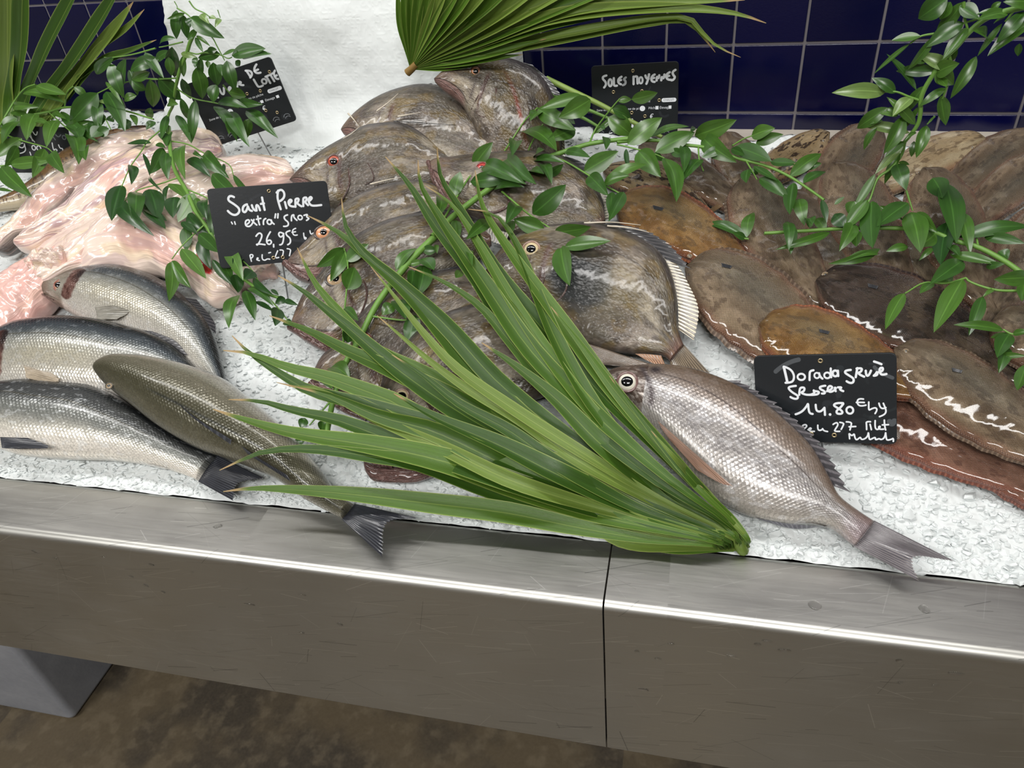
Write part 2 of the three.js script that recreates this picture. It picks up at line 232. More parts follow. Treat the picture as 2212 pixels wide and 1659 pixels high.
// ------------------------------------------------------------------ fish: body lofted between a traced back and belly line, fins, eyes
function body(parent, pl, U, L, T, skin, o = {}) {
  const N = o.n ?? 130, M = o.m ?? 52, p = o.p ?? 0.8, u3 = spline(U.map(([x, y]) => pl.hit(x, y)), N + 1), l3 = spline(L.map(([x, y]) => pl.hit(x, y)), N + 1);
  const thick = o.thick ?? ((s) => Math.pow(Math.sin(Math.PI * clamp(0.04 + 0.9 * Math.pow(s, 0.72))), 0.65));
  const S = []; for (let j = 0; j <= N; j++) { const c = u3[j].clone().add(l3[j]).multiplyScalar(0.5), w = u3[j].clone().sub(c); S.push({ c, w, t: Math.min(T * thick(j / N), 3 * w.length() + 0.0006) }); }
  const sh = o.shift ?? 0;
  const lump = o.lump ?? 0, fine = o.fine ?? 0.0005, len = u3[0].distanceTo(u3[N]);
  const g = gridGeo(M, N, (a, s, i, j) => {
    const f = -a * Math.PI * 2, c = Math.cos(f), sn = Math.sin(f), k = S[j], y = Math.sign(sn) * Math.pow(Math.abs(sn), p);
    let off = k.t * y + sh * k.t * c * Math.abs(sn); const b = o.bend ? o.bend(s, c) : 0;
    if (lump) off += lump * (fbm(s * 9 + T * 900, c * 2.2 + 5 + T * 300, 3) - 0.5) * Math.abs(sn);
    const wk = lump ? 1 + 1.2 * lump / Math.max(0.02, k.w.length()) * (fbm(s * 7 + 3, c + 9 + T * 500, 2) - 0.5) : 1;
    if (fine) off += fine * (fbm(s * len * 110 + 11, c * k.w.length() * 110 + 70, 3) - 0.5) * 2 * Math.abs(sn);
    return [k.c.clone().addScaledVector(k.w, c * wk).addScaledVector(pl.n, off + b), s, 0.5 + 0.5 * c];
  }, true);
  // close both ends
  const pos = Array.from(g.attributes.position.array), uv = Array.from(g.attributes.uv.array), idx = Array.from(g.index.array);
  for (const [j, flip] of [[0, 0], [N, 1]]) { const b = pos.length / 3, k = S[j]; pos.push(k.c.x, k.c.y, k.c.z); uv.push(j / N, 0.5); for (let i = 0; i < M; i++) { const a = j * M + i, c = j * M + (i + 1) % M; flip ? idx.push(b, a, c) : idx.push(b, c, a); } }
  const h = new THREE.BufferGeometry(); h.setAttribute('position', new THREE.Float32BufferAttribute(pos, 3)); h.setAttribute('uv', new THREE.Float32BufferAttribute(uv, 2)); h.setIndex(idx); h.computeVertexNormals();
  const m = part(parent, o.name ?? 'body', h, skin);
  m.userData.label = o.label;
  const top = (q) => { let b = 0, d = 1e9; S.forEach((k, j) => { const e = k.c.distanceToSquared(q); if (e < d) { d = e; b = j; } }); const k = S[b], c = clamp(q.clone().sub(k.c).dot(k.w) / k.w.lengthSq(), -1, 1); return k.t * Math.pow(1 - c * c, p / 2) + (o.bend ? o.bend(b / N, c) : 0) + sh * k.t * c * Math.sqrt(1 - c * c); };
  delete m.userData.label; return { m, top, S, pl };
}
const RAYTEX = {};
function rayMat(key, ray3, web3, o = {}) {
  return RAYTEX[key] ??= phys({ map: tex(128, 128, (u, v) => { const s = Math.abs(((u * 4) % 1) - 0.5) * 2, k = sstep(0.45, 0.8, s + 0.25 * (fbm(u * 40, v * 8, 2) - 0.5)); const c = mix3(web3, ray3, k); const n = 0.85 + 0.3 * fbm(u * 9, v * 9, 3); return [c[0] * n, c[1] * n, c[2] * n]; }), roughness: 0.32, side: THREE.DoubleSide, transmission: (o.tr ?? 0) >= 0.2 ? o.tr : 0, thickness: 0, ior: 1.4, clearcoat: 0.5, clearcoatRoughness: 0.15 });
}
function fin(parent, name, pl, base, tip, mat, o = {}) {
  const n = (o.rays ?? 16) * 2, B = poly(base, n + 1), T = poly(tip, n + 1), o0 = o.off0 ?? 0.002, o1 = o.off1 ?? 0.002, R = 6, rag = o.rag ?? 0.03;
  const side = (z) => gridGeo(n, R, (u, v, i, j) => {
    const k = v * (1 + (i % 2 ? -rag : rag * rnd())), x = lerp(B[i].x, T[i].x, k), y = lerp(B[i].y, T[i].y, k), bow = (o.bow ?? 0) * Math.sin(v * Math.PI);
    return [pl.hit(x, y, lerp(o0, o1, v) + (i % 2 ? 0.0007 : -0.0004) * Math.sin(Math.PI * (0.1 + 0.8 * v)) + bow + z), i / 8, v];
  });
  return part(parent, name, side(0), mat);
}
const eyeMats = {};
const black = phys({ color: hex(12, 13, 16), roughness: 0.06, clearcoat: 1, clearcoatRoughness: 0.03 });
function eye(parent, pl, b, x, y, r, iris, rim, o = {}) {
  const q = pl.hit(x, y), z = b.top(q), c = pl.hit(x, y, z + (o.up ?? -0.0006)), R = r * c.clone().sub(EYE).dot(FWD) / FPX;
  const rot = new THREE.Quaternion().setFromUnitVectors(V(0, 0, 1), pl.n.clone().lerp(toCam(c), 0.35).normalize());
  const key = iris + '|' + rim, M = eyeMats[key] ??= [phys({ color: hex(...iris), roughness: 0.12, clearcoat: 1, clearcoatRoughness: 0.04, bumpMap: grain, bumpScale: 0.0002 }), phys({ color: hex(...rim), roughness: 0.25, clearcoat: 0.7 })];
  const e = part(parent, 'eye', new THREE.SphereGeometry(R * 0.86, 28, 16).scale(o.wide ?? 1, 1, 0.5), M[0]); e.position.copy(c); e.quaternion.copy(rot);
  if (o.turn) e.rotateZ(o.turn);
  const lid = part(e, 'eye_rim', new THREE.TorusGeometry(R * 0.92, R * 0.14, 10, 36).scale(o.wide ?? 1, 1, 1), M[1]); lid.position.z = R * 0.1;
  const pu = part(e, 'pupil', new THREE.SphereGeometry(R * (o.pupil ?? 0.46), 24, 14).scale(1.05, 0.95, 0.42), black); pu.position.set(R * (o.px ?? 0), R * (o.py ?? 0), R * 0.3);
  return e;
}
const wet = (map, bump, scale, o = {}) => phys({ map, bumpMap: bump, bumpScale: scale, roughness: 0.3, clearcoat: 0.55, clearcoatRoughness: 0.12, ...o });

// ---- skins, painted along the fish: u from snout to tail root, v from belly to back
const slime = tex(512, 512, (u, v) => 255 * (0.6 * fbm(u * 7, v * 7, 4) + 0.4 * Math.pow(1 - Math.abs(2 * fbm(u * 13 + 4, v * 13, 3) - 1), 3)), false);
const scaleH = (u, v, nu, nv) => { const y = v * nv, r = Math.floor(y), x = u * nu; let h = 0; for (let dr = -1; dr <= 1; dr++) { const ry = r + dr, of = ry & 1 ? 0.5 : 0; for (let dx = -1; dx <= 1; dx++) { const cx = Math.floor(x - of) + dx + 0.5 + of, ex = (x - cx) / 0.72, ey = (y - ry - 0.5) / 0.85, d = ex * ex + ey * ey; if (d < 1) h = Math.max(h, 0.35 + 0.65 * (ex + 1) / 2 * (1 - 0.35 * d)); } } return h; };
const latt = (v, c, w) => Math.exp(-(((v - c) / w) ** 2));
function doryPaint(k) { return (u, v) => {
  const a = fbm(u * 6 + k * 7, v * 4.5 + k, 4), b = fbm(u * 14 + 3 * k, v * 10, 4), f = fbm(u * 70, v * 50, 2), st = fbm(u * 5 + 30, v * 34 + 4 * fbm(u * 4, v * 4, 2), 3);
  let c = mix3([85, 78, 67], [141, 132, 117], sstep(0.34, 0.68, a)); c = mix3(c, [100, 82, 46], 0.7 * sstep(0.48, 0.66, b)); c = mix3(c, [108, 95, 94], 0.3 * sstep(0.5, 0.7, fbm(u * 8 + 50, v * 6 + k, 3))); c = mix3(c, [54, 46, 40], 0.55 * sstep(0.52, 0.7, fbm(u * 11 + 80 + k, v * 8, 4)));
  c = mix3(c, [168, 160, 150], 0.16 * sstep(0.55, 0.7, st));
  const head = 1 - sstep(0.25, 0.33, u + 0.08 * (v - 0.5));
  c = mix3(c, [110, 86, 78], 0.6 * head * (1 - sstep(0.05, 0.2, u))); c = mix3(c, [160, 146, 126], 0.6 * head * latt(u, 0.2, 0.07) * latt(v, 0.38, 0.16)); c = mix3(c, [84, 60, 58], 0.75 * latt(u - 0.12 * (0.5 - v) ** 2, 0.335, 0.013) * sstep(0.1, 0.3, v) * (1 - sstep(0.62, 0.75, v)));
  const jl = 0.52 - 1.5 * u, jaw = head * sstep(0, 0.05, jl - v) * (1 - sstep(0.2, 0.26, u)); // mouth and jaws below a slanting line
  c = mix3(c, mix3([112, 82, 78], [150, 118, 112], fbm(u * 26, v * 60 + 6 * u, 3)), 0.85 * jaw); c = mix3(c, [48, 34, 32], 0.85 * head * latt(v, jl, 0.014) * (1 - sstep(0.2, 0.27, u)) ); c = mix3(c, [60, 46, 44], 0.7 * head * latt(v, jl - 0.14, 0.01) * (1 - sstep(0.14, 0.2, u)));
  c = mix3(c, [64, 52, 48], 0.7 * latt(u + 0.16 * (v - 0.45) ** 2, 0.275, 0.006) * latt(v, 0.4, 0.2)); c = mix3(c, [176, 164, 144], 0.55 * latt(u, 0.3, 0.02) * latt(v, 0.36, 0.14)); c = mix3(c, [70, 60, 58], 0.5 * latt(Math.hypot((u - 0.225) * 1.5, v - 0.66), 0.11, 0.018) * head);
  c = mix3(c, [62, 58, 60], 0.75 * sstep(0.9, 0.97, v + 0.03 * b)); c = mix3(c, [80, 70, 66], 0.5 * sstep(0.93, 1, 1 - v));
  c = mix3(c, [66, 60, 58], 0.6 * latt(v, 0.6 + 0.18 * Math.sin((u - 0.3) * 3.4) - 0.12 * sstep(0.5, 1, u), 0.008) * sstep(0.34, 0.38, u));
  if (k === 3) { c = mix3(c, [38, 41, 45], 0.92 * sstep(0.25, 0.7, latt(u, 0.49, 0.13) * latt(v, 0.42, 0.24) * (0.75 + 0.7 * fbm(u * 22, v * 17, 3)))); c = mix3(c, [126, 112, 70], 0.4 * latt(u, 0.66, 0.12) * latt(v, 0.5, 0.2)); }
  if (k === 2) c = mix3(c, [148, 52, 48], 0.6 * latt(u + 0.7 * (v - 0.5), 0.62, 0.02) * latt(v, 0.55, 0.18));
  c = mix3(c, [130, 84, 74], 0.5 * sstep(0.93, 1, u));
  const g = 0.86 + 0.28 * f; return [c[0] * g, c[1] * g, c[2] * g]; }; }
const dorySkin = [0, 1, 2, 3].map((k) => wet(tex(640, 448, doryPaint(k)), tex(512, 384, (u, v) => { const w = fbm(u * 50, v * 38, 4), wr = fbm(u * 7, v * 46 + 5 * fbm(u * 6, v * 5, 2), 3), gl = latt(u - 0.12 * (0.5 - v) ** 2, 0.335, 0.008) * sstep(0.1, 0.3, v) * (1 - sstep(0.62, 0.75, v)); return 255 * clamp(0.38 * w + 0.3 * noise(u * 105, v * 78) + 0.22 * wr * (u < 0.36 ? 1.2 : 0.4) + 0.2 - 0.5 * gl - (u < 0.26 ? 0.45 * latt(v, 0.52 - 1.5 * u, 0.014) + 0.3 * latt(v, 0.38 - 1.5 * u, 0.01) : 0)); }, false), 0.0016, { roughness: 0.29, specularIntensity: 0.8, clearcoat: 0.26, clearcoatRoughness: 0.08 }));
function bassPaint(k) { return (u, v) => { // k 0 silver side, 1 darker side, 2 seen from the back
  const s = scaleH(u, v, 84, 30), n = fbm(u * 16, v * 7, 3), f = noise(u * 330, v * 130), sp = sstep(0.64, 0.74, fbm(u * 60, v * 26, 2));
  let c;
  if (k === 2) { const r = Math.abs(v - 0.33); c = mix3([70, 68, 52], [112, 108, 92], sstep(0.02, 0.4, r + 0.1 * (n - 0.5))); c = mix3(c, [190, 188, 180], sstep(0.42, 0.68, r + 0.05 * n)); c = mix3(c, [40, 42, 40], 0.7 * latt(v, 0.33, 0.018) * sstep(0.25, 0.35, u)); }
  else { const b = v + 0.08 * (n - 0.5); c = mix3([226, 220, 210], [200, 196, 184], sstep(0.1, 0.35, b)); c = mix3(c, k ? [116, 118, 114] : [164, 165, 158], sstep(k ? 0.22 : 0.35, k ? 0.5 : 0.62, b)); c = mix3(c, k ? [70, 72, 72] : [74, 82, 88], sstep(k ? 0.5 : 0.58, k ? 0.72 : 0.82, b)); c = mix3(c, [36, 39, 41], sstep(0.8, 0.95, b)); if (!k) c = mix3(c, [214, 204, 170], 0.4 * latt(v, 0.45, 0.15) * sstep(0.2, 0.35, u) * (1 - sstep(0.5, 0.7, u))); }
  if (u > 0.2 || k) { const e = sstep(0.3, 0.66, s); c = mix3(mix3(c, [44, 44, 42], k === 2 ? 0.5 : 0.72), c, e); c = mix3(c, [236, 240, 244], (k === 2 ? 0.04 : k ? 0.3 : 0.22) * sp * e); }
  if (k < 2) c = mix3(c, [70, 66, 52], 0.55 * latt(v, 0.66 + 0.05 * Math.cos(u * 3), 0.008) * sstep(0.2, 0.24, u));
  if (k === 0 && u < 0.26) { const h = 1 - sstep(0.17, 0.2, u); c = mix3(c, mix3([104, 92, 78], [186, 180, 166], latt(v, 0.36, 0.24) * sstep(0.06, 0.13, u)), 0.85 * h); c = mix3(c, [58, 46, 44], 0.6 * sstep(0.8, 0.95, v) * h);
    const gl = latt(u + 0.008 * (fbm(u * 30, v * 18, 3) - 0.5), 0.212 - 0.05 * (v - 0.5) ** 2, 0.03) * sstep(0.1, 0.22, v) * (1 - sstep(0.72, 0.84, v)); c = mix3(c, mix3(mix3([128, 92, 84], [88, 54, 48], sstep(0.35, 0.65, fbm(u * 90, v * 14, 3))), [40, 30, 30], sstep(0.5, 0.7, v + 0.2 * n) * sstep(0.2, 0.23, u)), 0.95 * sstep(0.25, 0.6, gl)); }
  const g = (k ? 1 : 0.85) * (0.88 + 0.24 * f); return [c[0] * g, c[1] * g, c[2] * g]; }; }
const bassBump = tex(1024, 512, (u, v) => 255 * clamp(0.75 * scaleH(u, v, 84, 30) * sstep(0.17, 0.24, u) + 0.25 * fbm(u * 40, v * 20, 3)), false), bassBump2 = tex(1024, 512, (u, v) => 255 * clamp(0.75 * scaleH(u, v, 84, 30) + 0.25 * fbm(u * 40, v * 20, 3)), false);
const bassSkin = [0, 1, 2].map((k) => wet(tex(1024, 512, bassPaint(k)), k ? bassBump2 : bassBump, 0.0018, { roughness: 0.24, metalness: 0.25, clearcoat: 0.3 }));
const breamPaint = (u, v) => {
  const s = scaleH(u, v, 66, 34), n = fbm(u * 14, v * 8, 3), f = noise(u * 300, v * 200), b = v + 0.05 * (n - 0.5);
  let c = mix3([196, 189, 180], [180, 175, 172], sstep(0.05, 0.4, b)); c = mix3(c, [160, 144, 132], sstep(0.55, 0.75, b)); c = mix3(c, [132, 110, 92], sstep(0.72, 0.95, b)); c = mix3(c, [64, 56, 54], sstep(0.955, 0.99, v));
  if (u > 0.2) { const e = sstep(0.28, 0.6, s); c = mix3(mix3(c, [74, 66, 66], 0.7), c, e); c = mix3(c, [70, 66, 72], 0.55 * sstep(0.56, 0.68, fbm(u * 46, v * 30, 2)) * (1 - e * 0.6) * latt(v, 0.42, 0.22)); c = mix3(c, [244, 244, 248], 0.4 * sstep(0.55, 0.72, fbm(u * 34 + 9, v * 22, 2)) * e * (v < 0.7 ? 1 : 0.3)); }
  else { c = mix3(c, mix3([92, 74, 64], [168, 156, 146], sstep(0.4, 0.62, fbm(u * 40, v * 18, 3))), 0.8); c = mix3(c, [92, 70, 60], 0.7 * sstep(0.72, 0.95, v)); }
  c = mix3(c, [74, 64, 66], 0.75 * latt(u, 0.205 + 0.03 * Math.sin(v * 5), 0.012) * sstep(0.2, 0.3, v) * (1 - sstep(0.85, 0.95, v))); c = mix3(c, [52, 46, 50], 0.8 * latt(u, 0.225, 0.02) * latt(v, 0.8, 0.07));
  c = mix3(c, [80, 70, 68], 0.65 * latt(v, 0.74 - 0.16 * sstep(0.3, 0.95, u), 0.008) * sstep(0.22, 0.26, u)); c = mix3(c, [168, 140, 148], 0.5 * sstep(0.9, 1, u));
  const g = 0.84 * (0.9 + 0.2 * f); return [c[0] * g, c[1] * g, c[2] * g]; };
const breamSkin = wet(tex(1024, 640, breamPaint), tex(1024, 640, (u, v) => 255 * clamp(0.8 * scaleH(u, v, 66, 34) * sstep(0.19, 0.23, u) + (u < 0.21 ? 0.5 : 0.2) * fbm(u * 50, v * 24, 3)), false), 0.0018, { roughness: 0.26, metalness: 0.25, clearcoat: 0.35 });
const soleBump = tex(1024, 512, (u, v) => 255 * clamp(0.36 * Math.sin(u * 700 + 3 * noise(u * 9, v * 9)) * Math.sin(v * 330) + 0.3 + 0.5 * fbm(u * 9, v * 5, 4) + 0.35 * Math.pow(1 - Math.abs(2 * fbm(u * 12 + 4, v * 7, 3) - 1), 4)), false);
const soleSkins = [[[122, 103, 82], [150, 130, 106], [90, 73, 58]], [[138, 100, 56], [168, 130, 80], [106, 82, 56]], [[70, 58, 50], [96, 82, 68], [46, 38, 34]], [[188, 164, 126], [206, 186, 150], [112, 92, 68]], [[122, 88, 72], [148, 110, 92], [92, 62, 52]], [[166, 142, 104], [188, 164, 126], [74, 58, 44]]].map(([a, b, d], k) => wet(tex(640, 320, (u, v) => {
  const n = fbm(u * 9 + k * 11, v * 5, 5), m = fbm(u * 26 + k, v * 14, 3), f = 0.5 + 0.5 * Math.sin(u * 420 + 3 * noise(u * 9, v * 9)) * Math.sin(v * 200), g = noise(u * 260, v * 120);
  let c = mix3(a, b, sstep(0.35, 0.68, n)); c = mix3(c, d, (k === 5 ? 0.95 : 0.55) * sstep(k === 5 ? 0.54 : 0.56, 0.68, m)); c = mix3(c, d, 0.5 * latt(v, 0.5, 0.006));
  c = mix3(c, [150, 86, 68], (k === 1 ? 0.7 : k === 4 ? 0.65 : 0.35) * sstep(0.74, 1, Math.abs(v - 0.5) * 2 + 0.08 * (m - 0.5)));
  if (k < 2) c = mix3(c, [92, 98, 92], 0.4 * latt(u, 0.4, 0.25) * latt(v, 0.62, 0.2));
  const q = 0.9 + 0.1 * f + 0.12 * (g - 0.5); return [c[0] * q, c[1] * q, c[2] * q]; }), soleBump, 0.0018, { roughness: 0.2, clearcoat: 0.6, clearcoatRoughness: 0.06 }));
const fleshPaint = (k) => (u, v) => { const n = fbm(u * 8 + 9 * k, v * 4, 4), m = fbm(u * 5 + 31 * k, v * 22 + 4 * fbm(u * 5, v * 4, 2), 3), b = fbm(u * 4 + 3 * k, v * 3 + 60, 3);
  let c = mix3([228, 204, 190], [240, 222, 208], n); c = mix3(c, [222, 170, 158], 0.6 * sstep(0.52, 0.68, b)); c = mix3(c, [172, 142, 150], (k === 1 ? 0.7 : 0.25) * sstep(0.5, 0.64, m)); c = mix3(c, [236, 214, 178], 0.5 * sstep(0.56, 0.7, fbm(u * 12 + k, v * 6 + 9, 3)));
  if (k === 2) c = mix3(c, [190, 28, 30], 0.95 * sstep(0.3, 0.6, latt(u, 0.15, 0.05) * latt(v - 0.8 * (u - 0.15), 0.5, 0.24) * (0.7 + 0.6 * n)));
  if (k === 3) c = mix3(c, [228, 174, 166], 0.6);
  if (k === 4) c = mix3(c, [58, 54, 54], 0.85 * sstep(0.3, 0.12, v + 0.1 * n) * sstep(0.35, 0.5, u)); return c; };
const fleshBump = tex(512, 256, (u, v) => 255 * (0.55 * fbm(u * 12, v * 5, 4) + 0.45 * fbm(u * 6, v * 26 + 4 * fbm(u * 5, v * 4, 2), 3)), false);
const flesh = [0, 1, 2, 3, 4].map((k) => wet(tex(512, 256, fleshPaint(k)), fleshBump, 0.0028, { roughness: 0.22, clearcoat: 0.7, clearcoatRoughness: 0.08 }));
// ------------------------------------------------------------------ John Dory pile
const finBrown = rayMat('brown', [150, 132, 108], [92, 80, 66], { tr: 0.2 }), finGrey = rayMat('grey', [176, 170, 152], [88, 82, 72], { tr: 0.15 }), finDark = rayMat('dark', [74, 72, 74], [42, 42, 46]), finPale = rayMat('pale', [196, 182, 160], [160, 146, 126], { tr: 0.3 });
const maw = wet(tex(256, 128, (u, v) => mix3([136, 104, 98], [84, 58, 54], fbm(u * 12, v * 20, 4))), slime, 0.004, { roughness: 0.2 });
const gillRed = wet(tex(128, 128, (u, v) => mix3([122, 98, 92], [86, 62, 56], fbm(u * 9, v * 30, 3))), slime, 0.003, { roughness: 0.2 });
const boneMat = phys({ color: hex(206, 196, 178), roughness: 0.4 });
function spike(parent, pl, o, ...pts) { const P = pts.map(([x, y], i) => pl.hit(x, y, o + i * 0.002)); return part(parent, 'fin_spine', tube(P, 0.0014, 0.0003, 6), boneMat); }
function dory(label, pl, U, L, T, skin, more) { if (Array.isArray(pl)) pl = lying(midOf(U, L, 0), midOf(U, L, -1), pl[0], pl[1], pl[2]); const t = thing('john_dory', label, 'fish', null, 'John Dory fish heaped on the ice'); const b = body(t, pl, U, L, T, dorySkin[skin], { p: 0.85, m: 56, n: 150, fine: 0.0007 }); more?.(t, b, pl); return t; }
const IR = { red: [176, 82, 62], orange: [206, 142, 104], cream: [214, 196, 156], white: [222, 216, 200] }, RIM = [96, 70, 64];
function gillFlap(t, b, pl, pts, w) { const P = pts.map(([x, y]) => pl.hit(x, y, b.top(pl.hit(x, y)) + 0.0002)); part(t, 'gill_edge', tube(P.map((p) => p.addScaledVector(pl.n, -w * 0.6)), w * 0.7, w * 0.3, 8), gillRed); }
{ // topmost, against the tiles
  const p0 = over(1085, 240, 0.1), pl = new Plane(p0, ICE_N.clone().lerp(toCam(p0), 0.75));
  dory('John Dory with a red slash, topmost of the pile under the upper palm leaf', pl, pairs(938, 170, 975, 141, 1030, 129, 1090, 124, 1140, 142, 1176, 172, 1198, 215, 1208, 262, 1214, 305, 1212, 345), pairs(940, 178, 962, 200, 995, 225, 1018, 262, 1036, 305, 1062, 345, 1110, 372, 1160, 384, 1200, 372), 0.022, 2, (t, b) => {
    eye(t, pl, b, 1028, 155, 13, IR.orange, RIM); gillFlap(t, b, pl, pairs(1072, 190, 1070, 218, 1062, 240, 1046, 252, 1034, 248), 0.004); gillFlap(t, b, pl, pairs(1044, 182, 1030, 212, 1018, 236), 0.003);
    fin(t, 'dorsal_fin', pl, pairs(1120, 132, 1165, 162, 1196, 205), pairs(1150, 140, 1190, 176, 1214, 208), finDark, { rays: 9 }); fin(t, 'second_dorsal_fin', pl, pairs(1206, 270, 1214, 340), pairs(1218, 285, 1222, 345), finGrey, { rays: 9 }); });
}
dory('John Dory with a pale stick across its sunken eye', [0.075, 0.06, 0.55], pairs(738, 280, 768, 246, 815, 212, 870, 190, 918, 183, 965, 192, 1005, 216, 1034, 248, 1060, 292, 1082, 340), pairs(744, 292, 780, 318, 840, 352, 910, 372, 980, 376, 1040, 366, 1078, 352), 0.02, 0, (t, b, pl) => {
  eye(t, pl, b, 830, 237, 9, [120, 110, 104], RIM, { pupil: 0.3 }); fin(t, 'dorsal_fin', pl, pairs(900, 186, 960, 192, 1010, 222), pairs(930, 180, 990, 194, 1024, 222), finDark, { rays: 10 });
  fin(t, 'second_dorsal_fin', pl, pairs(1022, 236, 1052, 282, 1076, 330), pairs(1040, 250, 1068, 292, 1090, 330), finGrey, { rays: 13 });
  spike(t, pl, 0.026, [814, 240], [838, 222], [860, 202]); spike(t, pl, 0.024, [860, 252], [885, 247], [908, 243]); spike(t, pl, 0.02, [752, 245], [764, 258], [776, 274]); });
dory('brown John Dory with a red-ringed eye just above the Saint Pierre price tag', [0.06, 0.055, 0.55], pairs(627, 390, 665, 353, 700, 325, 748, 297, 786, 274, 824, 267, 866, 266, 905, 282, 938, 306, 970, 330, 1000, 352), pairs(634, 396, 680, 424, 712, 454, 770, 452, 850, 432, 920, 408, 970, 385, 1002, 362), 0.024, 1, (t, b, pl) => {
  eye(t, pl, b, 722, 350, 16, IR.red, RIM, { pupil: 0.5 }); gillFlap(t, b, pl, pairs(752, 362, 754, 395, 742, 425, 728, 448), 0.003); gillFlap(t, b, pl, pairs(776, 330, 800, 362, 806, 386, 788, 398), 0.0022);
  fin(t, 'dorsal_fin', pl, pairs(780, 276, 830, 268, 880, 270), pairs(850, 258, 910, 258, 975, 264), finBrown, { rays: 8, rag: 0.12, off1: 0.004 }); fin(t, 'second_dorsal_fin', pl, pairs(905, 284, 950, 314, 995, 346), pairs(925, 286, 975, 308, 1012, 334), finGrey, { rays: 15 });
  spike(t, pl, 0.028, [800, 398], [840, 388], [868, 383]); spike(t, pl, 0.012, [742, 300], [760, 288], [776, 274]);
  for (const e of [[920, 262], [950, 268], [985, 270]]) part(t, 'fin_filament', tube([pl.hit(850, 262, 0.01), pl.hit((850 + e[0]) / 2, e[1] - 4, 0.014), pl.hit(e[0], e[1], 0.012)], 0.0006, 0.0003, 5), black); });
dory('John Dory with a blood-red eye half hidden by the vine', [0.07, 0.045, 0.4], pairs(924, 354, 940, 345, 978, 342, 1022, 337, 1106, 330, 1174, 331, 1225, 344, 1262, 370, 1288, 402, 1304, 440, 1308, 478), pairs(934, 396, 944, 412, 966, 440, 1000, 462, 1050, 482, 1110, 508, 1170, 516, 1230, 512, 1280, 500, 1300, 494), 0.024, 0, (t, b, pl) => {
  eye(t, pl, b, 1042, 364, 14, [170, 40, 36], [120, 40, 40], { pupil: 0.4 }); gillFlap(t, b, pl, pairs(1096, 418, 1098, 440, 1070, 456, 1030, 452), 0.004);
  part(t, 'jaw', tube([pl.hit(925, 350, 0.006), pl.hit(936, 378, 0.012), pl.hit(952, 412, 0.012), pl.hit(966, 436, 0.008)], 0.0040, 0.0023, 10), maw);
  fin(t, 'dorsal_fin', pl, pairs(1150, 332, 1225, 346, 1280, 388), pairs(1190, 330, 1256, 350, 1292, 384), finDark, { rays: 10 }); fin(t, 'second_dorsal_fin', pl, pairs(1284, 396, 1302, 440, 1306, 476), pairs(1304, 398, 1322, 438, 1330, 470), finGrey, { rays: 14 });
  fin(t, 'anal_fin', pl, pairs(1040, 478, 1070, 494, 1100, 504), pairs(1036, 504, 1062, 522, 1090, 530), finGrey, { rays: 10 }); });
dory('John Dory with its eye at the right edge of the Saint Pierre price tag', [0.042, 0.05, 0.5], pairs(615, 565, 645, 534, 688, 492, 724, 456, 778, 421, 850, 396, 912, 392, 960, 408, 1000, 430), pairs(620, 582, 648, 606, 680, 612, 720, 590, 790, 560, 870, 530, 950, 490, 1000, 450), 0.023, 1, (t, b, pl) => {
  eye(t, pl, b, 700, 503, 17, [214, 152, 112], [70, 58, 54], { wide: 1.25, turn: 0.25 }); part(t, 'jaw', tube([pl.hit(616, 566, 0.008), pl.hit(640, 588, 0.014), pl.hit(668, 604, 0.01)], 0.0060, 0.0035, 10), maw); gillFlap(t, b, pl, pairs(738, 470, 760, 500, 760, 540, 740, 570), 0.003);
  fin(t, 'dorsal_fin', pl, pairs(790, 417, 850, 397, 910, 393), pairs(830, 402, 880, 390, 930, 388), finDark, { rays: 9 }); });
dory('John Dory with long pale jaws and a cream eye behind small vine leaves', [0.036, 0.046, 0.5], pairs(628, 706, 640, 672, 660, 630, 690, 594, 734, 541, 778, 505, 832, 478, 903, 461, 979, 461, 1030, 484, 1060, 510), pairs(632, 716, 660, 738, 706, 760, 740, 745, 800, 705, 880, 660, 960, 610, 1030, 560, 1062, 530), 0.023, 0, (t, b, pl) => {
  eye(t, pl, b, 726, 603, 18, [206, 176, 140], [78, 72, 70], { wide: 1.3, turn: 0.1 }); part(t, 'jaw', tube([pl.hit(628, 704, 0.008), pl.hit(655, 722, 0.014), pl.hit(690, 745, 0.012), pl.hit(712, 758, 0.008)], 0.0067, 0.0041, 10), maw); gillFlap(t, b, pl, pairs(780, 590, 792, 630, 782, 670, 760, 700), 0.003);
  fin(t, 'dorsal_fin', pl, pairs(840, 476, 905, 461, 975, 461), pairs(870, 466, 930, 452, 1000, 456), finDark, { rays: 9 }); });
dory('John Dory whose orange eye peeps out beside the thick vine stem', [0.03, 0.042, 0.5], pairs(672, 828, 682, 796, 698, 768, 726, 745, 770, 692, 802, 656, 850, 622, 912, 596, 979, 582, 1046, 588, 1100, 612), pairs(676, 838, 706, 864, 748, 888, 796, 906, 830, 880, 880, 820, 950, 760, 1030, 700, 1095, 650), 0.022, 1, (t, b, pl) => {
  eye(t, pl, b, 787, 732, 15, [220, 150, 110], [96, 66, 60], { wide: 1.15 }); part(t, 'jaw', tube([pl.hit(672, 828, 0.006), pl.hit(700, 852, 0.012), pl.hit(745, 884, 0.012), pl.hit(792, 904, 0.008)], 0.0060, 0.0035, 10), maw); gillFlap(t, b, pl, pairs(812, 740, 832, 775, 826, 815), 0.004);
  fin(t, 'dorsal_fin', pl, pairs(905, 598, 975, 583, 1040, 588), pairs(930, 588, 1000, 574, 1062, 586), finDark, { rays: 9 }); });
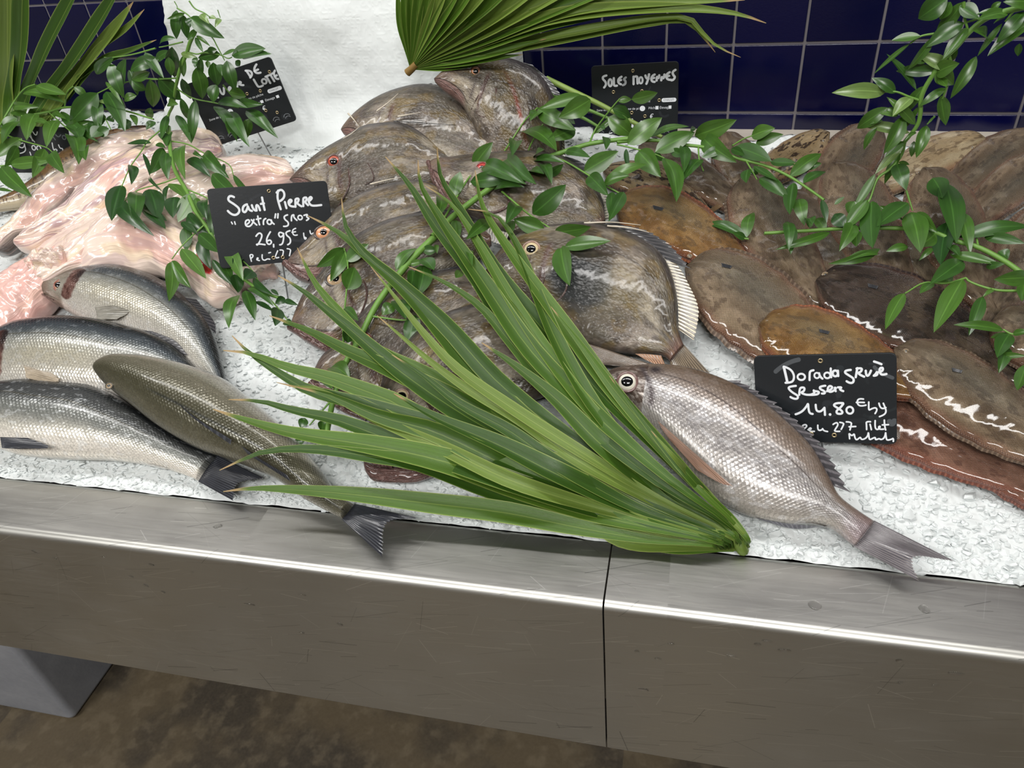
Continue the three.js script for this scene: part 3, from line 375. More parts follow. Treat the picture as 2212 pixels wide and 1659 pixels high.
dory('large John Dory with a black thumbprint spot and a spread striped fin', [0.05, 0.034, 0.4], pairs(1040, 612, 1064, 568, 1092, 534, 1128, 506, 1168, 493, 1212, 487, 1262, 483, 1318, 490, 1376, 512, 1424, 545, 1450, 590, 1462, 642, 1464, 695, 1470, 728, 1478, 748), pairs(1042, 622, 1070, 648, 1116, 670, 1160, 700, 1210, 728, 1262, 748, 1316, 758, 1372, 764, 1420, 766, 1440, 772, 1448, 782), 0.026, 3, (t, b, pl) => {
  eye(t, pl, b, 1148, 540, 20, IR.cream, [150, 120, 104], { pupil: 0.5, up: 0.001 }); gillFlap(t, b, pl, pairs(1196, 560, 1216, 590, 1224, 618, 1212, 640, 1196, 652), 0.0035); gillFlap(t, b, pl, pairs(1172, 566, 1176, 600, 1160, 640), 0.002);
  fin(t, 'dorsal_fin', pl, pairs(1268, 484, 1340, 498, 1400, 526, 1440, 562), pairs(1330, 482, 1400, 500, 1452, 534, 1490, 580), finDark, { rays: 12, rag: 0.08, off1: 0.006 });
  fin(t, 'second_dorsal_fin', pl, pairs(1428, 552, 1452, 594, 1463, 645, 1466, 712), pairs(1452, 554, 1486, 610, 1509, 670, 1499, 735), rayMat('striped', [222, 212, 188], [104, 96, 82], { tr: 0.1 }), { rays: 22 });
  fin(t, 'anal_fin', pl, pairs(1372, 764, 1400, 765, 1428, 768), pairs(1392, 776, 1418, 788, 1440, 796), rayMat('rust', [168, 122, 84], [122, 84, 56]), { rays: 8 });
  fin(t, 'tail_fin', pl, pairs(1447, 783, 1462, 766, 1477, 744), pairs(1452, 800, 1506, 826, 1550, 824), finBrown, { rays: 14, off1: -0.004 });
  spike(t, pl, 0.012, [1262, 482], [1320, 480], [1384, 486]); spike(t, pl, 0.014, [1312, 488], [1360, 492], [1402, 502]); });
dory('John Dory with a gaping brown mouth lying under the front palm leaf', [0.03, 0.035, 0.45], pairs(792, 955, 800, 905, 816, 862, 830, 815, 858, 770, 902, 717, 956, 681, 1024, 658, 1090, 644, 1160, 655, 1215, 690, 1250, 722, 1268, 742), pairs(800, 985, 842, 996, 900, 1000, 950, 975, 1000, 940, 1052, 900, 1110, 872, 1166, 860, 1216, 834, 1250, 800, 1274, 780), 0.026, 0, (t, b, pl) => {
  eye(t, pl, b, 868, 857, 18, IR.cream, [128, 100, 88], { pupil: 0.55 });
  body(t, pl, pairs(786, 997, 812, 1005, 850, 1010, 905, 1010, 948, 1006), pairs(789, 1018, 804, 1037, 850, 1043, 902, 1041, 946, 1026), 0.009, maw, { name: 'lower_jaw', p: 0.7, n: 40, m: 24, fine: 0.0012 }); part(t, 'upper_jaw', tube([pl.hit(796, 944, 0.008), pl.hit(798, 972, 0.012), pl.hit(812, 992, 0.012), pl.hit(850, 1000, 0.01)], 0.008, 0.006, 10), maw);
  gillFlap(t, b, pl, pairs(905, 850, 930, 880, 945, 925, 935, 960), 0.0035);
  fin(t, 'dorsal_fin', pl, pairs(960, 680, 1024, 659, 1090, 645), pairs(990, 668, 1050, 648, 1112, 640), finDark, { rays: 10 });
  fin(t, 'tail_fin', pl, pairs(1268, 784, 1272, 764, 1270, 742), pairs(1345, 792, 1395, 800, 1428, 794), rayMat('tail', [138, 122, 104], [86, 72, 60]), { rays: 13, off1: 0.006 }); });

// ------------------------------------------------------------------ sea bass
function bass(label, pl, U, L, T, skin, o, more) { if (Array.isArray(pl)) pl = lying(midOf(U, L, 0), midOf(U, L, -1), pl[0], pl[1], pl[2]); const t = thing('sea_bass', label, 'fish', null, 'sea bass laid side by side at the left of the stall'); const b = body(t, pl, U, L, T, bassSkin[skin], { p: 0.95, m: 48, n: 120, fine: 0.0002, ...o }); more?.(t, b, pl); return t; }
const finSilver = rayMat('silver', [150, 146, 132], [112, 108, 98], { tr: 0.2 }), finBlack = rayMat('black', [58, 60, 66], [34, 36, 42], { tr: 0.05 });
bass('silver sea bass with its head and eye in view beside the monkfish tails', [0.034, 0.022, 0.5], pairs(86, 625, 106, 602, 140, 590, 200, 579, 253, 575, 304, 586, 350, 606, 400, 642, 442, 686, 464, 730, 478, 780, 490, 830), pairs(85, 634, 106, 648, 140, 670, 170, 690, 205, 708, 260, 722, 322, 742, 372, 772, 416, 800, 450, 826, 468, 838), 0.027, 0, {}, (t, b, pl) => {
  eye(t, pl, b, 129, 617, 14, [196, 146, 118], [132, 76, 62], { pupil: 0.55, wide: 0.85 }); fin(t, 'pectoral_fin', pl, pairs(204, 664, 208, 676, 210, 690), pairs(258, 658, 280, 672, 252, 690), finSilver, { rays: 9, off0: 0.026, off1: 0.024 });
  fin(t, 'dorsal_fin', pl, pairs(398, 642, 430, 672, 456, 712), pairs(424, 646, 464, 698, 466, 722), finDark, { rays: 10, off0: 0.006 });
  part(t, 'mouth', tube([pl.hit(85, 630, 0.006), pl.hit(98, 640, 0.012), pl.hit(116, 648, 0.014)], 0.0016, 0.0007, 6), maw);
  fin(t, 'tail_fin', pl, pairs(470, 838, 480, 834, 490, 830), pairs(470, 900, 510, 890, 530, 880), finBlack, { rays: 12 }); });
bass('bright silver sea bass lying between two others, its head cut by the left edge', [0.038, 0.03, 0.5], pairs(-60, 790, -34, 745, 0, 714, 36, 697, 78, 689, 140, 684, 204, 689, 270, 704, 322, 719, 372, 744, 410, 780, 440, 820), pairs(-58, 802, -40, 830, 0, 850, 60, 858, 130, 862, 200, 864, 270, 862, 330, 852, 384, 842, 430, 838), 0.03, 0, {}, (t, b, pl) => {
  fin(t, 'pectoral_fin', pl, pairs(50, 788, 54, 800, 56, 816), pairs(106, 800, 128, 822, 100, 828), finPale, { rays: 9, off0: 0.027, off1: 0.025 }); fin(t, 'dorsal_fin', pl, pairs(300, 712, 350, 732, 392, 764), pairs(330, 716, 378, 736, 406, 768), finDark, { rays: 10 });
  fin(t, 'tail_fin', pl, pairs(430, 838, 436, 830, 440, 822), pairs(470, 880, 500, 868, 505, 850), finBlack, { rays: 10 }); });
bass('dark-backed sea bass nearest the steel rim with a black fanned tail', [0.034, 0.02, 0.5], pairs(-170, 880, -110, 845, -50, 832, 0, 829, 64, 822, 140, 827, 202, 834, 240, 848, 288, 878, 340, 914, 400, 954, 440, 974, 470, 985), pairs(-168, 895, -110, 940, -50, 960, 0, 970, 42, 982, 140, 990, 236, 993, 296, 1000, 362, 1014, 404, 1028, 428, 1038), 0.032, 1, {}, (t, b, pl) => {
  fin(t, 'tail_fin', pl, pairs(428, 1040, 446, 1012, 470, 984), pairs(504, 1082, 512, 1046, 571, 1033), finBlack, { rays: 18, off1: 0.012 }); fin(t, 'pectoral_fin', pl, pairs(0, 944, 2, 955, 4, 968), pairs(60, 946, 108, 966, 40, 970), finBlack, { rays: 8, off0: 0.03, off1: 0.027 });
  fin(t, 'dorsal_fin', pl, pairs(80, 823, 150, 828, 205, 836), pairs(110, 818, 180, 824, 226, 838), finBlack, { rays: 12 }); fin(t, 'anal_fin', pl, pairs(306, 1004, 336, 1010, 362, 1016), pairs(330, 1008, 352, 1014, 368, 1014), finBlack, { rays: 8, off1: 0.004 }); });
{ // lies on its belly across the others
  const pl = lying([215, 808], [752, 1105], 0.066, 0.036, 0.4);
  bass('olive-backed sea bass lying belly down across the others, its tail over the rim', pl, pairs(215, 806, 222, 788, 252, 773, 304, 773, 363, 782, 422, 797, 489, 823, 548, 868, 612, 923, 656, 968, 698, 1022, 734, 1070, 764, 1090), pairs(215, 812, 222, 824, 246, 846, 288, 878, 334, 914, 382, 944, 430, 968, 486, 988, 534, 1006, 592, 1032, 658, 1077, 712, 1106, 740, 1120), 0.036, 2, { p: 1, thick: (s) => Math.pow(Math.sin(Math.PI * clamp(0.07 + 0.86 * Math.pow(s, 0.7))), 0.7) }, (t, b) => {
    fin(t, 'tail_fin', pl, pairs(738, 1122, 752, 1106, 766, 1088), pairs(826, 1203, 834, 1131, 905, 1119), finBlack, { rays: 18, off0: 0, off1: 0.014 });
    fin(t, 'dorsal_fin', pl, pairs(300, 812, 360, 850, 420, 900, 500, 950), pairs(310, 816, 368, 858, 424, 908, 498, 960), finBlack, { rays: 14, off0: 0.034, off1: 0.033 }); fin(t, 'second_dorsal_fin', pl, pairs(520, 962, 560, 990, 620, 1026), pairs(534, 980, 574, 1006, 628, 1040), finBlack, { rays: 12, off0: 0.027, off1: 0.024 });
    eye(t, pl, b, 236, 834, 8, [150, 130, 100], [60, 58, 50]); });
}
// ------------------------------------------------------------------ grey sea bream
{
  const pl = lying([1290, 846], [1866, 1152], 0.045, 0.026, 0.42), t = thing('sea_bream', 'large grey sea bream with a white-ringed eye lying beside the front palm leaf', 'fish');
  const b = body(t, pl, pairs(1290, 842, 1302, 818, 1326, 801, 1374, 794, 1425, 791, 1488, 798, 1550, 817, 1614, 847, 1664, 882, 1708, 920, 1752, 966, 1786, 1024, 1812, 1072, 1850, 1102, 1888, 1126), pairs(1292, 852, 1320, 870, 1360, 890, 1392, 928, 1428, 968, 1474, 1018, 1524, 1064, 1584, 1100, 1638, 1120, 1702, 1131, 1758, 1132, 1798, 1142, 1826, 1164, 1846, 1180), 0.032, breamSkin, { p: 0.9, m: 48, n: 120, fine: 0.0002 });
  eye(t, pl, b, 1355, 826, 23, [226, 222, 206], [112, 84, 80], { pupil: 0.54, up: 0.0025 });
  fin(t, 'dorsal_fin', pl, pairs(1560, 822, 1664, 884, 1752, 968, 1800, 1050), pairs(1600, 822, 1700, 890, 1786, 976, 1834, 1062), rayMat('spiny', [96, 92, 96], [52, 50, 54], { tr: 0.1 }), { rays: 16, rag: 0.22, off1: 0.004 });
  fin(t, 'pectoral_fin', pl, pairs(1420, 908, 1432, 930, 1448, 952), pairs(1582, 1050, 1562, 1046, 1506, 1016), rayMat('rosy', [150, 118, 98], [116, 88, 72], { tr: 0.1 }), { rays: 9, off0: 0.036, off1: 0.037, bow: 0.002, rag: 0.01 });
  fin(t, 'anal_fin', pl, pairs(1630, 1118, 1702, 1131, 1788, 1138), pairs(1650, 1126, 1712, 1142, 1780, 1138), rayMat('steel', [122, 122, 130], [86, 86, 96]), { rays: 14, off1: -0.004 });
  fin(t, 'tail_fin', pl, pairs(1844, 1180, 1864, 1154, 1888, 1124), pairs(1984, 1254, 1972, 1206, 2062, 1212), rayMat('greytail', [126, 120, 120], [84, 80, 86], { tr: 0.05 }), { rays: 20, off1: 0.012 });
}
// ------------------------------------------------------------------ soles
const soleFin = [['a', [120, 102, 86], [88, 72, 60]], ['b', [160, 102, 72], [128, 76, 56]], ['c', [96, 80, 70], [60, 48, 44]], ['d', [164, 142, 112], [128, 106, 80]], ['e', [140, 90, 74], [104, 62, 52]], ['f', [150, 124, 92], [112, 90, 64]]].map(([k, a, b]) => rayMat('sole' + k, a, b, { tr: 0.05 }));
function sole(label, lift, skin, hw, pts, o = {}) {
  const C = poly(pts, 61), prof = (s) => s < 0.34 ? Math.pow(Math.max(0, 1 - (1 - s / 0.34) ** 2), 0.48) : 1 - 0.86 * Math.pow((s - 0.34) / 0.66, 1.7);
  const mid = C[20], pl = lying([C[4].x, C[4].y], [C[56].x, C[56].y], lift + 0.003, lift, 0.06), U = [], L = [], FU = [], FL = [];
  for (let j = 0; j <= 60; j++) { const a = C[Math.max(0, j - 1)], b = C[Math.min(60, j + 1)], l = Math.hypot(b.x - a.x, b.y - a.y), nx = (b.y - a.y) / l, ny = -(b.x - a.x) / l, w = hw * prof(j / 60) * (1 + 0.02 * Math.sin(j * 0.9 + hw)), k = 0.9; U.push([C[j].x + nx * w * k, C[j].y + ny * w * k]); L.push([C[j].x - nx * w * k, C[j].y - ny * w * k]); FU.push([C[j].x + nx * w, C[j].y + ny * w]); FL.push([C[j].x - nx * w, C[j].y - ny * w]); }
  const t = thing('sole', label, 'fish', null, 'soles shingled at the right of the stall');
  const b = body(t, pl, U.filter((_, j) => j % 3 === 0), L.filter((_, j) => j % 3 === 0), o.T ?? 0.0115, soleSkins[skin], { p: 0.62, m: 56, n: 110, fine: 0.0008, thick: (s) => Math.pow(Math.sin(Math.PI * clamp(0.06 + 0.88 * Math.pow(s, 0.8))), 0.45), bend: o.bend });
  for (const [n, A, B] of [['dorsal_fin', U, FU], ['anal_fin', L, FL]]) fin(t, n, pl, A.slice(3, 58).filter((_, j) => j % 3 === 0), B.slice(3, 58).filter((_, j) => j % 3 === 0), soleFin[skin], { rays: 44, rag: 0.05, off0: 0.0006, off1: -0.0022 });
  fin(t, 'tail_fin', pl, [U[60], C[60], L[60]].map((p) => p.x === undefined ? p : [p.x, p.y]), (() => { const a = C[56], d = C[60], ex = (d.x - a.x) * 2.2, ey = (d.y - a.y) * 2.2; return [[U[60][0] + ex, U[60][1] + ey], [d.x + ex * 1.15, d.y + ey * 1.15], [L[60][0] + ex, L[60][1] + ey]]; })(), soleFin[skin], { rays: 10 });
  for (const [x, y, r] of o.eyes ?? []) eye(t, pl, b, x, y, r, [120, 104, 78], [142, 122, 98], { pupil: 0.4 });
  if (o.pec) fin(t, 'pectoral_fin', pl, [[o.pec[0] - 14, o.pec[1] - 6], [o.pec[0] - 12, o.pec[1] + 2]], [[o.pec[0] + 10, o.pec[1]], [o.pec[0] + 6, o.pec[1] + 6]], finBlack, { rays: 5, off0: (o.T ?? 0.0115) + 0.0004, off1: (o.T ?? 0.0115) + 0.0008 });
  return t;
}
sole('grey sole at the back left, partly behind the vine under the Soles tag', 0.008, 0, 44, pairs(1378, 322, 1450, 352, 1560, 420, 1650, 500));
sole('sole with its head at the coping, just left of the speckled tan one', 0.010, 0, 56, pairs(1560, 291, 1588, 345, 1640, 420, 1710, 510));
sole('speckled tan sole with dark dots at the coping', 0.012, 5, 40, pairs(1792, 293, 1720, 336, 1640, 388, 1560, 440), { eyes: [[1778, 305, 5]] });
sole('grey-brown sole touching the coping behind the hanging vine', 0.014, 0, 62, pairs(1905, 280, 1850, 330, 1780, 410, 1720, 500));
sole('pale tan sole lying along the coping at the back right', 0.012, 3, 46, pairs(2130, 308, 2030, 336, 1930, 386, 1840, 450), { eyes: [[2100, 319, 4]] });
sole('grey sole in the back right corner by the coping', 0.014, 0, 48, pairs(2240, 296, 2150, 340, 2060, 410, 1980, 480));
sole('brown sole at the right edge, behind the one with the white fin edge', 0.017, 0, 54, pairs(2290, 342, 2190, 396, 2110, 462, 2030, 540));
sole('blotched sole with dark spots next to the John Dory pile', 0.012, 5, 42, pairs(1302, 376, 1380, 390, 1470, 430, 1560, 500));
sole('brown sole in the third row under the two loose vine leaves', 0.018, 0, 84, pairs(1605, 382, 1640, 455, 1710, 560, 1800, 680));
sole('brown sole in the middle of the rows, behind the dark one', 0.019, 0, 88, pairs(1795, 358, 1842, 440, 1905, 560, 1980, 680));
sole('sole with a small white speck and two bulging eyes facing the coping', 0.022, 0, 88, pairs(1990, 369, 2030, 450, 2090, 570, 2160, 700), { eyes: [[1985, 373, 5], [2012, 378, 4]] });
sole('brown sole at the right edge below the long vine leaves', 0.020, 0, 74, pairs(2290, 450, 2220, 540, 2160, 640, 2110, 740));
sole('orange-brown sole with a pink fin edge, first beside the John Dory fin', 0.024, 1, 70, pairs(1326, 452, 1420, 468, 1530, 525, 1640, 620), { pec: [1424, 449] });
sole('covered sole showing only between the dark sole and the brown one in the middle', 0.013, 0, 84, pairs(1860, 430, 1925, 520, 2000, 620, 2070, 730));
sole('covered sole showing only behind the leftmost olive-brown one of the front row', 0.012, 0, 80, pairs(1690, 420, 1760, 520, 1840, 620, 1930, 720));
sole('deep red sole lowest at the right edge, mostly hidden', 0.012, 4, 60, pairs(2110, 1000, 2220, 1040, 2360, 1100, 2480, 1170));
sole('red-brown sole behind the Dorade price tag with a reddish lower edge', 0.018, 4, 84, pairs(1790, 850, 1920, 892, 2060, 954, 2200, 1022, 2340, 1090));
sole('dark sole, nearly black, in the front row under the vine tips', 0.028, 2, 90, pairs(1760, 610, 1850, 640, 1985, 694, 2120, 770, 2260, 860), { eyes: [[1783, 594, 7], [1802, 588, 5]], pec: [1888, 618] });
sole('olive-brown sole with glistening wet edge, leftmost of the front row', 0.032, 0, 102, pairs(1478, 584, 1560, 618, 1660, 690, 1770, 790, 1880, 890), { eyes: [[1490, 553, 5]], pec: [1572, 574] });
sole('brown sole cut by the right edge with a pale frilled head edge', 0.042, 0, 78, pairs(2138, 700, 2230, 730, 2340, 780, 2440, 840));
sole('golden orange sole right above the Dorade price tag', 0.042, 1, 82, pairs(1638, 706, 1760, 744, 1890, 800, 2010, 862), { eyes: [[1658, 696, 5], [1683, 682, 5]], pec: [1783, 716] });
sole('large brown sole right of the Dorade price tag, its front edge glossy', 0.044, 0, 88, pairs(1928, 758, 2020, 812, 2130, 884, 2260, 960, 2400, 1040), { eyes: [[1957, 759, 6], [1980, 752, 4]], pec: [2070, 800] });
// ------------------------------------------------------------------ monkfish tails
function tail(label, lift, k, mat, T, pts, hw) {
  const C = poly(pts, 41), W = poly(hw.map((w, i) => [i / (hw.length - 1) * 100, w]), 41), U = [], L = [];
  for (let j = 0; j <= 40; j++) { const a = C[Math.max(0, j - 1)], b = C[Math.min(40, j + 1)], l = Math.hypot(b.x - a.x, b.y - a.y), nx = -(b.y - a.y) / l, ny = (b.x - a.x) / l, w = W[j].y * (j === 0 || j === 40 ? 0.25 : j === 1 || j === 39 ? 0.75 : 1); U.push([C[j].x + nx * w, C[j].y + ny * w]); L.push([C[j].x - nx * w, C[j].y - ny * w]); }
  const flip = U[20][1] > L[20][1], t = thing('monkfish_tail', label, 'fish', null, 'skinned monkfish tails heaped at the back left');
  const pl = lying([C[4].x, C[4].y], [C[36].x, C[36].y], lift, lift, k);
  body(t, pl, (flip ? L : U).filter((_, j) => j % 2 === 0), (flip ? U : L).filter((_, j) => j % 2 === 0), T, flesh[mat], { p: 0.9, m: 56, n: 120, fine: 0.0009, name: 'flesh', lump: 0.024, thick: (s) => Math.pow(Math.sin(Math.PI * clamp(0.08 + 0.84 * s)), 0.5) });
  return { t, pl };
}
tail('skinned monkfish tail with a dark grey lower edge, leftmost of the heap', 0.034, 0.3, 4, 0.03, pairs(350, 312, 250, 345, 150, 415, 70, 490, -10, 540), [32, 48, 46, 38, 16]);
tail('skinned monkfish tail with a red knob and mauve streaks, second from the left', 0.046, 0.3, 1, 0.032, pairs(486, 335, 380, 340, 270, 400, 170, 480, 40, 535), [34, 56, 56, 46, 12]);
tail('pale monkfish tail whose thick end lies under the Queue de lotte price tag', 0.044, 0.3, 0, 0.03, pairs(640, 384, 560, 372, 440, 410, 320, 470, 190, 560, 90, 610), [18, 46, 58, 52, 46, 28]);
tail('plump pale monkfish tail with a blood-red cut, behind the sea bass head', 0.03, 0.3, 2, 0.036, pairs(512, 640, 450, 590, 360, 535, 270, 520, 170, 560, 70, 610), [26, 66, 78, 62, 54, 40]);
tail('deep pink monkfish piece with wet stripes at the left edge', 0.034, 0.3, 3, 0.034, pairs(150, 556, 90, 610, 20, 668, -70, 720), [34, 62, 70, 60]);
tail('small rounded lump of monkfish flesh on top of the heap', 0.062, 0.3, 0, 0.016, pairs(146, 548, 110, 562, 66, 578), [16, 24, 20]);
tail('flat scrap of pink monkfish flesh below the Saint Pierre price tag', 0.012, 0.3, 0, 0.02, pairs(600, 580, 560, 588, 510, 600, 470, 608), [14, 24, 30, 26]);
{ // speckled fish behind the tails
  const t = thing('speckled_fish', 'slender brown speckled fish lying behind the monkfish tails at the far left', 'fish');
  const sp = wet(tex(640, 160, (u, v) => { const b = v + 0.1 * (fbm(u * 20, v * 4, 3) - 0.5), s = fbm(u * 110, v * 9 + 3 * u, 3), c = mix3([190, 176, 150], [112, 84, 50], sstep(0.2, 0.6, b)); return mix3(c, [66, 46, 28], 0.85 * sstep(0.54, 0.66, s) * sstep(0.1, 0.35, v)); }), bassBump2, 0.0006);
  const pl = lying([300, 285], [0, 443], 0.022, 0.018, 0.3);
  body(t, pl, pairs(318, 272, 284, 276, 236, 287, 189, 304, 135, 333, 101, 366, 51, 406, 0, 432, -60, 452), pairs(322, 296, 290, 322, 250, 348, 205, 375, 150, 402, 110, 424, 56, 446, 0, 454, -58, 466), 0.02, sp);
  fin(t, 'tail_fin', pl, pairs(-60, 452, -60, 466), pairs(-110, 450, -108, 490), finBrown, { rays: 10 }); fin(t, 'dorsal_fin', pl, pairs(60, 400, 110, 358, 160, 320), pairs(56, 398, 104, 352, 150, 316), finBrown, { rays: 16 });
}
// ------------------------------------------------------------------ slate price tags with chalk writing
const stroke = (g, w, ...pts) => { g.lineWidth = w; g.beginPath(); g.moveTo(pts[0], pts[1]); if (pts.length === 4) g.lineTo(pts[2], pts[3]); for (let i = 2; i < pts.length - 3; i += 2) { const e = i >= pts.length - 4; g.quadraticCurveTo(pts[i], pts[i + 1], e ? pts[i + 2] : (pts[i] + pts[i + 2]) / 2, e ? pts[i + 3] : (pts[i + 1] + pts[i + 3]) / 2); } g.stroke(); };
const ring = (g, w, x, y, rx, ry) => { g.lineWidth = w; g.beginPath(); g.ellipse(x, y, rx, ry, 0, 0, 6.283); g.stroke(); };
function slate(w, h, x0, y0, x1, y1, draw, smear = 14) {
  const c = document.createElement('canvas'); c.width = w; c.height = h; const g = c.getContext('2d'); g.fillStyle = '#191d21'; g.fillRect(0, 0, w, h);
  for (let i = 0; i < smear; i++) { g.strokeStyle = 'rgba(200,208,216,' + rr(0.03, 0.1) + ')'; g.lineCap = 'round'; g.lineWidth = rr(10, 46); g.beginPath(); const x = rr(0.2, 0.95) * w, y = rr(0.1, 0.95) * h; g.moveTo(x, y); g.quadraticCurveTo(x + rr(-80, 80), y + rr(-40, 40), x + rr(-120, 120), y + rr(-50, 50)); g.stroke(); }
  for (let i = 0; i < 160; i++) { g.fillStyle = 'rgba(210,216,222,' + rr(0.05, 0.4) + ')'; g.fillRect(rr(0, w), rr(0, h), rr(0.6, 2.4), rr(0.6, 2.4)); }
  g.save(); g.scale(w / (x1 - x0), h / (y1 - y0)); g.translate(-x0, -y0); g.strokeStyle = g.fillStyle = '#e9edf2'; g.lineCap = g.lineJoin = 'round'; draw(g); g.restore();
  const t = new THREE.CanvasTexture(c); t.colorSpace = THREE.SRGBColorSpace; return t;
}
const slateEdge = phys({ color: hex(24, 27, 31), roughness: 0.5 }), brassMat = phys({ color: hex(196, 178, 140), roughness: 0.3, metalness: 0.8 }), pinMat = phys({ color: hex(180, 184, 188), roughness: 0.25, metalness: 0.9 });
function priceTag(label, corners, pl, map, rivets, pin) {   // corners TL TR BR BL in the photo, measured on the tag's own plane
  const [a, b, c, d] = corners.map(([x, y]) => pl.hit(x, y)), u = b.clone().sub(a).add(c).sub(d).multiplyScalar(0.5), v = a.clone().sub(d).add(b).sub(c).multiplyScalar(0.5), W = u.length(), H = v.length();
  const X = u.clone().normalize(), Z = X.clone().cross(v).normalize(), Y = Z.clone().cross(X), t = thing('price_tag', label, 'price tag', a.clone().add(b).add(c).add(d).multiplyScalar(0.25), 'slate price tags stuck in the ice');
  t.quaternion.setFromRotationMatrix(new THREE.Matrix4().makeBasis(X, Y, Z));
  const r = 0.006, s = new THREE.Shape(), w = W / 2, h = H / 2; s.moveTo(-w + r, -h); s.lineTo(w - r, -h); s.quadraticCurveTo(w, -h, w, -h + r); s.lineTo(w, h - r); s.quadraticCurveTo(w, h, w - r, h); s.lineTo(-w + r, h); s.quadraticCurveTo(-w, h, -w, h - r); s.lineTo(-w, -h + r); s.quadraticCurveTo(-w, -h, -w + r, -h);
  const g = new THREE.ExtrudeGeometry(s, { depth: 0.0026, bevelEnabled: true, bevelSize: 0.0005, bevelThickness: 0.0005, bevelSegments: 2, curveSegments: 8 }).translate(0, 0, -0.0026); const p = g.attributes.position, uv = g.attributes.uv; for (let i = 0; i < p.count; i++) uv.setXY(i, (p.getX(i) + w) / W, (p.getY(i) + h) / H);
  part(t, 'board', g, [phys({ map, roughness: 0.38, bumpMap: grain, bumpScale: 0.0001 }), slateEdge]);
  for (const [x, y] of rivets) { const e = part(t, 'eyelet', new THREE.TorusGeometry(0.0019, 0.0007, 8, 18), brassMat); e.position.set((x - 0.5) * W, (0.5 - y) * H, 0.0008); part(e, 'eyelet_hole', new THREE.CircleGeometry(0.0014, 14).translate(0, 0, -0.0001), black); }
  if (pin) { const k = part(t, 'pin', new THREE.CylinderGeometry(0.0013, 0.0011, pin[1], 8), pinMat); k.position.set((pin[0] - 0.5) * W, -h - pin[1] / 2 + 0.018, -0.0042); if (pin[2]) k.rotation.z = pin[2]; }
  return t;
}
const upright = (x, y, f, lean) => { const p = over(x, y, f), h = toCam(p).setY(0).normalize(); return new Plane(p, h.multiplyScalar(Math.cos(lean)).add(V(0, Math.sin(lean), 0))); };
priceTag('slate tag chalked Dorade grise grosse 14.80, standing behind the sea bream', pairs(1633, 768, 1936, 765, 1936, 957, 1634, 952), upright(1790, 950, 0.035, 0.35), slate(1024, 640, 205, 160, 2064, 1335, (g) => {
  const S = (...a) => stroke(g, 30, ...a), T = (...a) => stroke(g, 22, ...a);
  stroke(g, 36, 615, 310, 640, 430, 655, 515); S(615, 305, 700, 330, 755, 420, 740, 500, 690, 525, 630, 525); ring(g, 28, 848, 447, 50, 42); S(958, 490, 960, 420, 968, 365, 1015, 360); ring(g, 24, 1058, 430, 34, 36); S(1088, 400, 1096, 450, 1130, 472); ring(g, 26, 1195, 430, 40, 38); S(1243, 340, 1240, 400, 1246, 455); ring(g, 30, 1300, 405, 34, 38); S(1335, 370, 1338, 440);
  S(1500, 362, 1440, 365, 1420, 395, 1470, 430, 1540, 475, 1530, 530, 1480, 535, 1445, 510); S(1562, 458, 1572, 400, 1585, 340); S(1575, 345, 1650, 335, 1630, 390, 1590, 400, 1620, 430, 1668, 452); S(1690, 375, 1692, 440, 1730, 440, 1755, 375); S(1790, 440, 1815, 420, 1830, 385, 1838, 435, 1800, 440); S(1850, 395, 1900, 385, 1905, 335, 1860, 345, 1865, 410, 1900, 435, 1945, 420); S(1795, 258, 1840, 272, 1885, 294);
  S(770, 568, 690, 575, 660, 600, 720, 660, 795, 700, 790, 745, 730, 745, 690, 720); S(812, 690, 815, 640, 830, 590, 890, 590, 880, 640, 830, 660, 900, 690, 970, 690, 1030, 660, 1010, 630); S(1010, 640, 1080, 640, 1075, 680, 1000, 692, 940, 690); S(1165, 568, 1095, 575, 1090, 610, 1155, 640, 1160, 675, 1118, 672); S(1185, 640, 1240, 620, 1262, 585, 1220, 565, 1190, 610, 1215, 655, 1270, 640, 1310, 600, 1280, 590, 1300, 640); S(1330, 590, 1390, 585, 1340, 620, 1398, 640);
  S(752, 958, 830, 935, 905, 850, 930, 800, 930, 880, 945, 950, 985, 950); S(1030, 825, 1030, 890, 1060, 920, 1110, 910, 1145, 865); S(1146, 865, 1150, 910, 1150, 962); ring(g, 26, 1218, 955, 6, 6); S(1392, 800, 1310, 795, 1260, 830, 1320, 865, 1385, 910, 1375, 945, 1310, 945, 1300, 905, 1360, 860, 1395, 810); ring(g, 28, 1478, 895, 44, 46);
  T(1655, 745, 1600, 735, 1570, 780, 1590, 830, 1640, 838, 1685, 825); T(1565, 790, 1620, 788, 1665, 790); T(1722, 785, 1720, 850, 1722, 895, 1760, 870, 1810, 855, 1830, 890, 1800, 935); T(1850, 800, 1860, 850, 1900, 875, 1935, 855); T(1905, 800, 1925, 850, 1942, 910, 1910, 955, 1855, 975);
  T(850, 1195, 846, 1140, 840, 1110, 890, 1095, 905, 1130, 855, 1160); T(915, 1170, 960, 1165, 955, 1140, 920, 1160, 940, 1195, 1000, 1190); T(1050, 1105, 1045, 1150, 1065, 1180, 1110, 1165, 1112, 1145, 1130, 1185, 1178, 1188); T(1255, 1090, 1300, 1055, 1325, 1090, 1285, 1150, 1265, 1188, 1340, 1182); T(1345, 1060, 1400, 1065, 1385, 1110, 1360, 1155); T(1430, 1052, 1500, 1050, 1490, 1110, 1475, 1160); T(1465, 1118, 1550, 1112); T(1690, 1150, 1690, 1090, 1685, 1040, 1740, 1045); T(1735, 1080, 1745, 1120, 1750, 1150); T(1800, 1030, 1795, 1100, 1810, 1150, 1850, 1140, 1865, 1100, 1840, 1110, 1850, 1150, 1905, 1140); T(1915, 1020, 1915, 1090, 1930, 1150); T(1890, 1085, 1965, 1080);
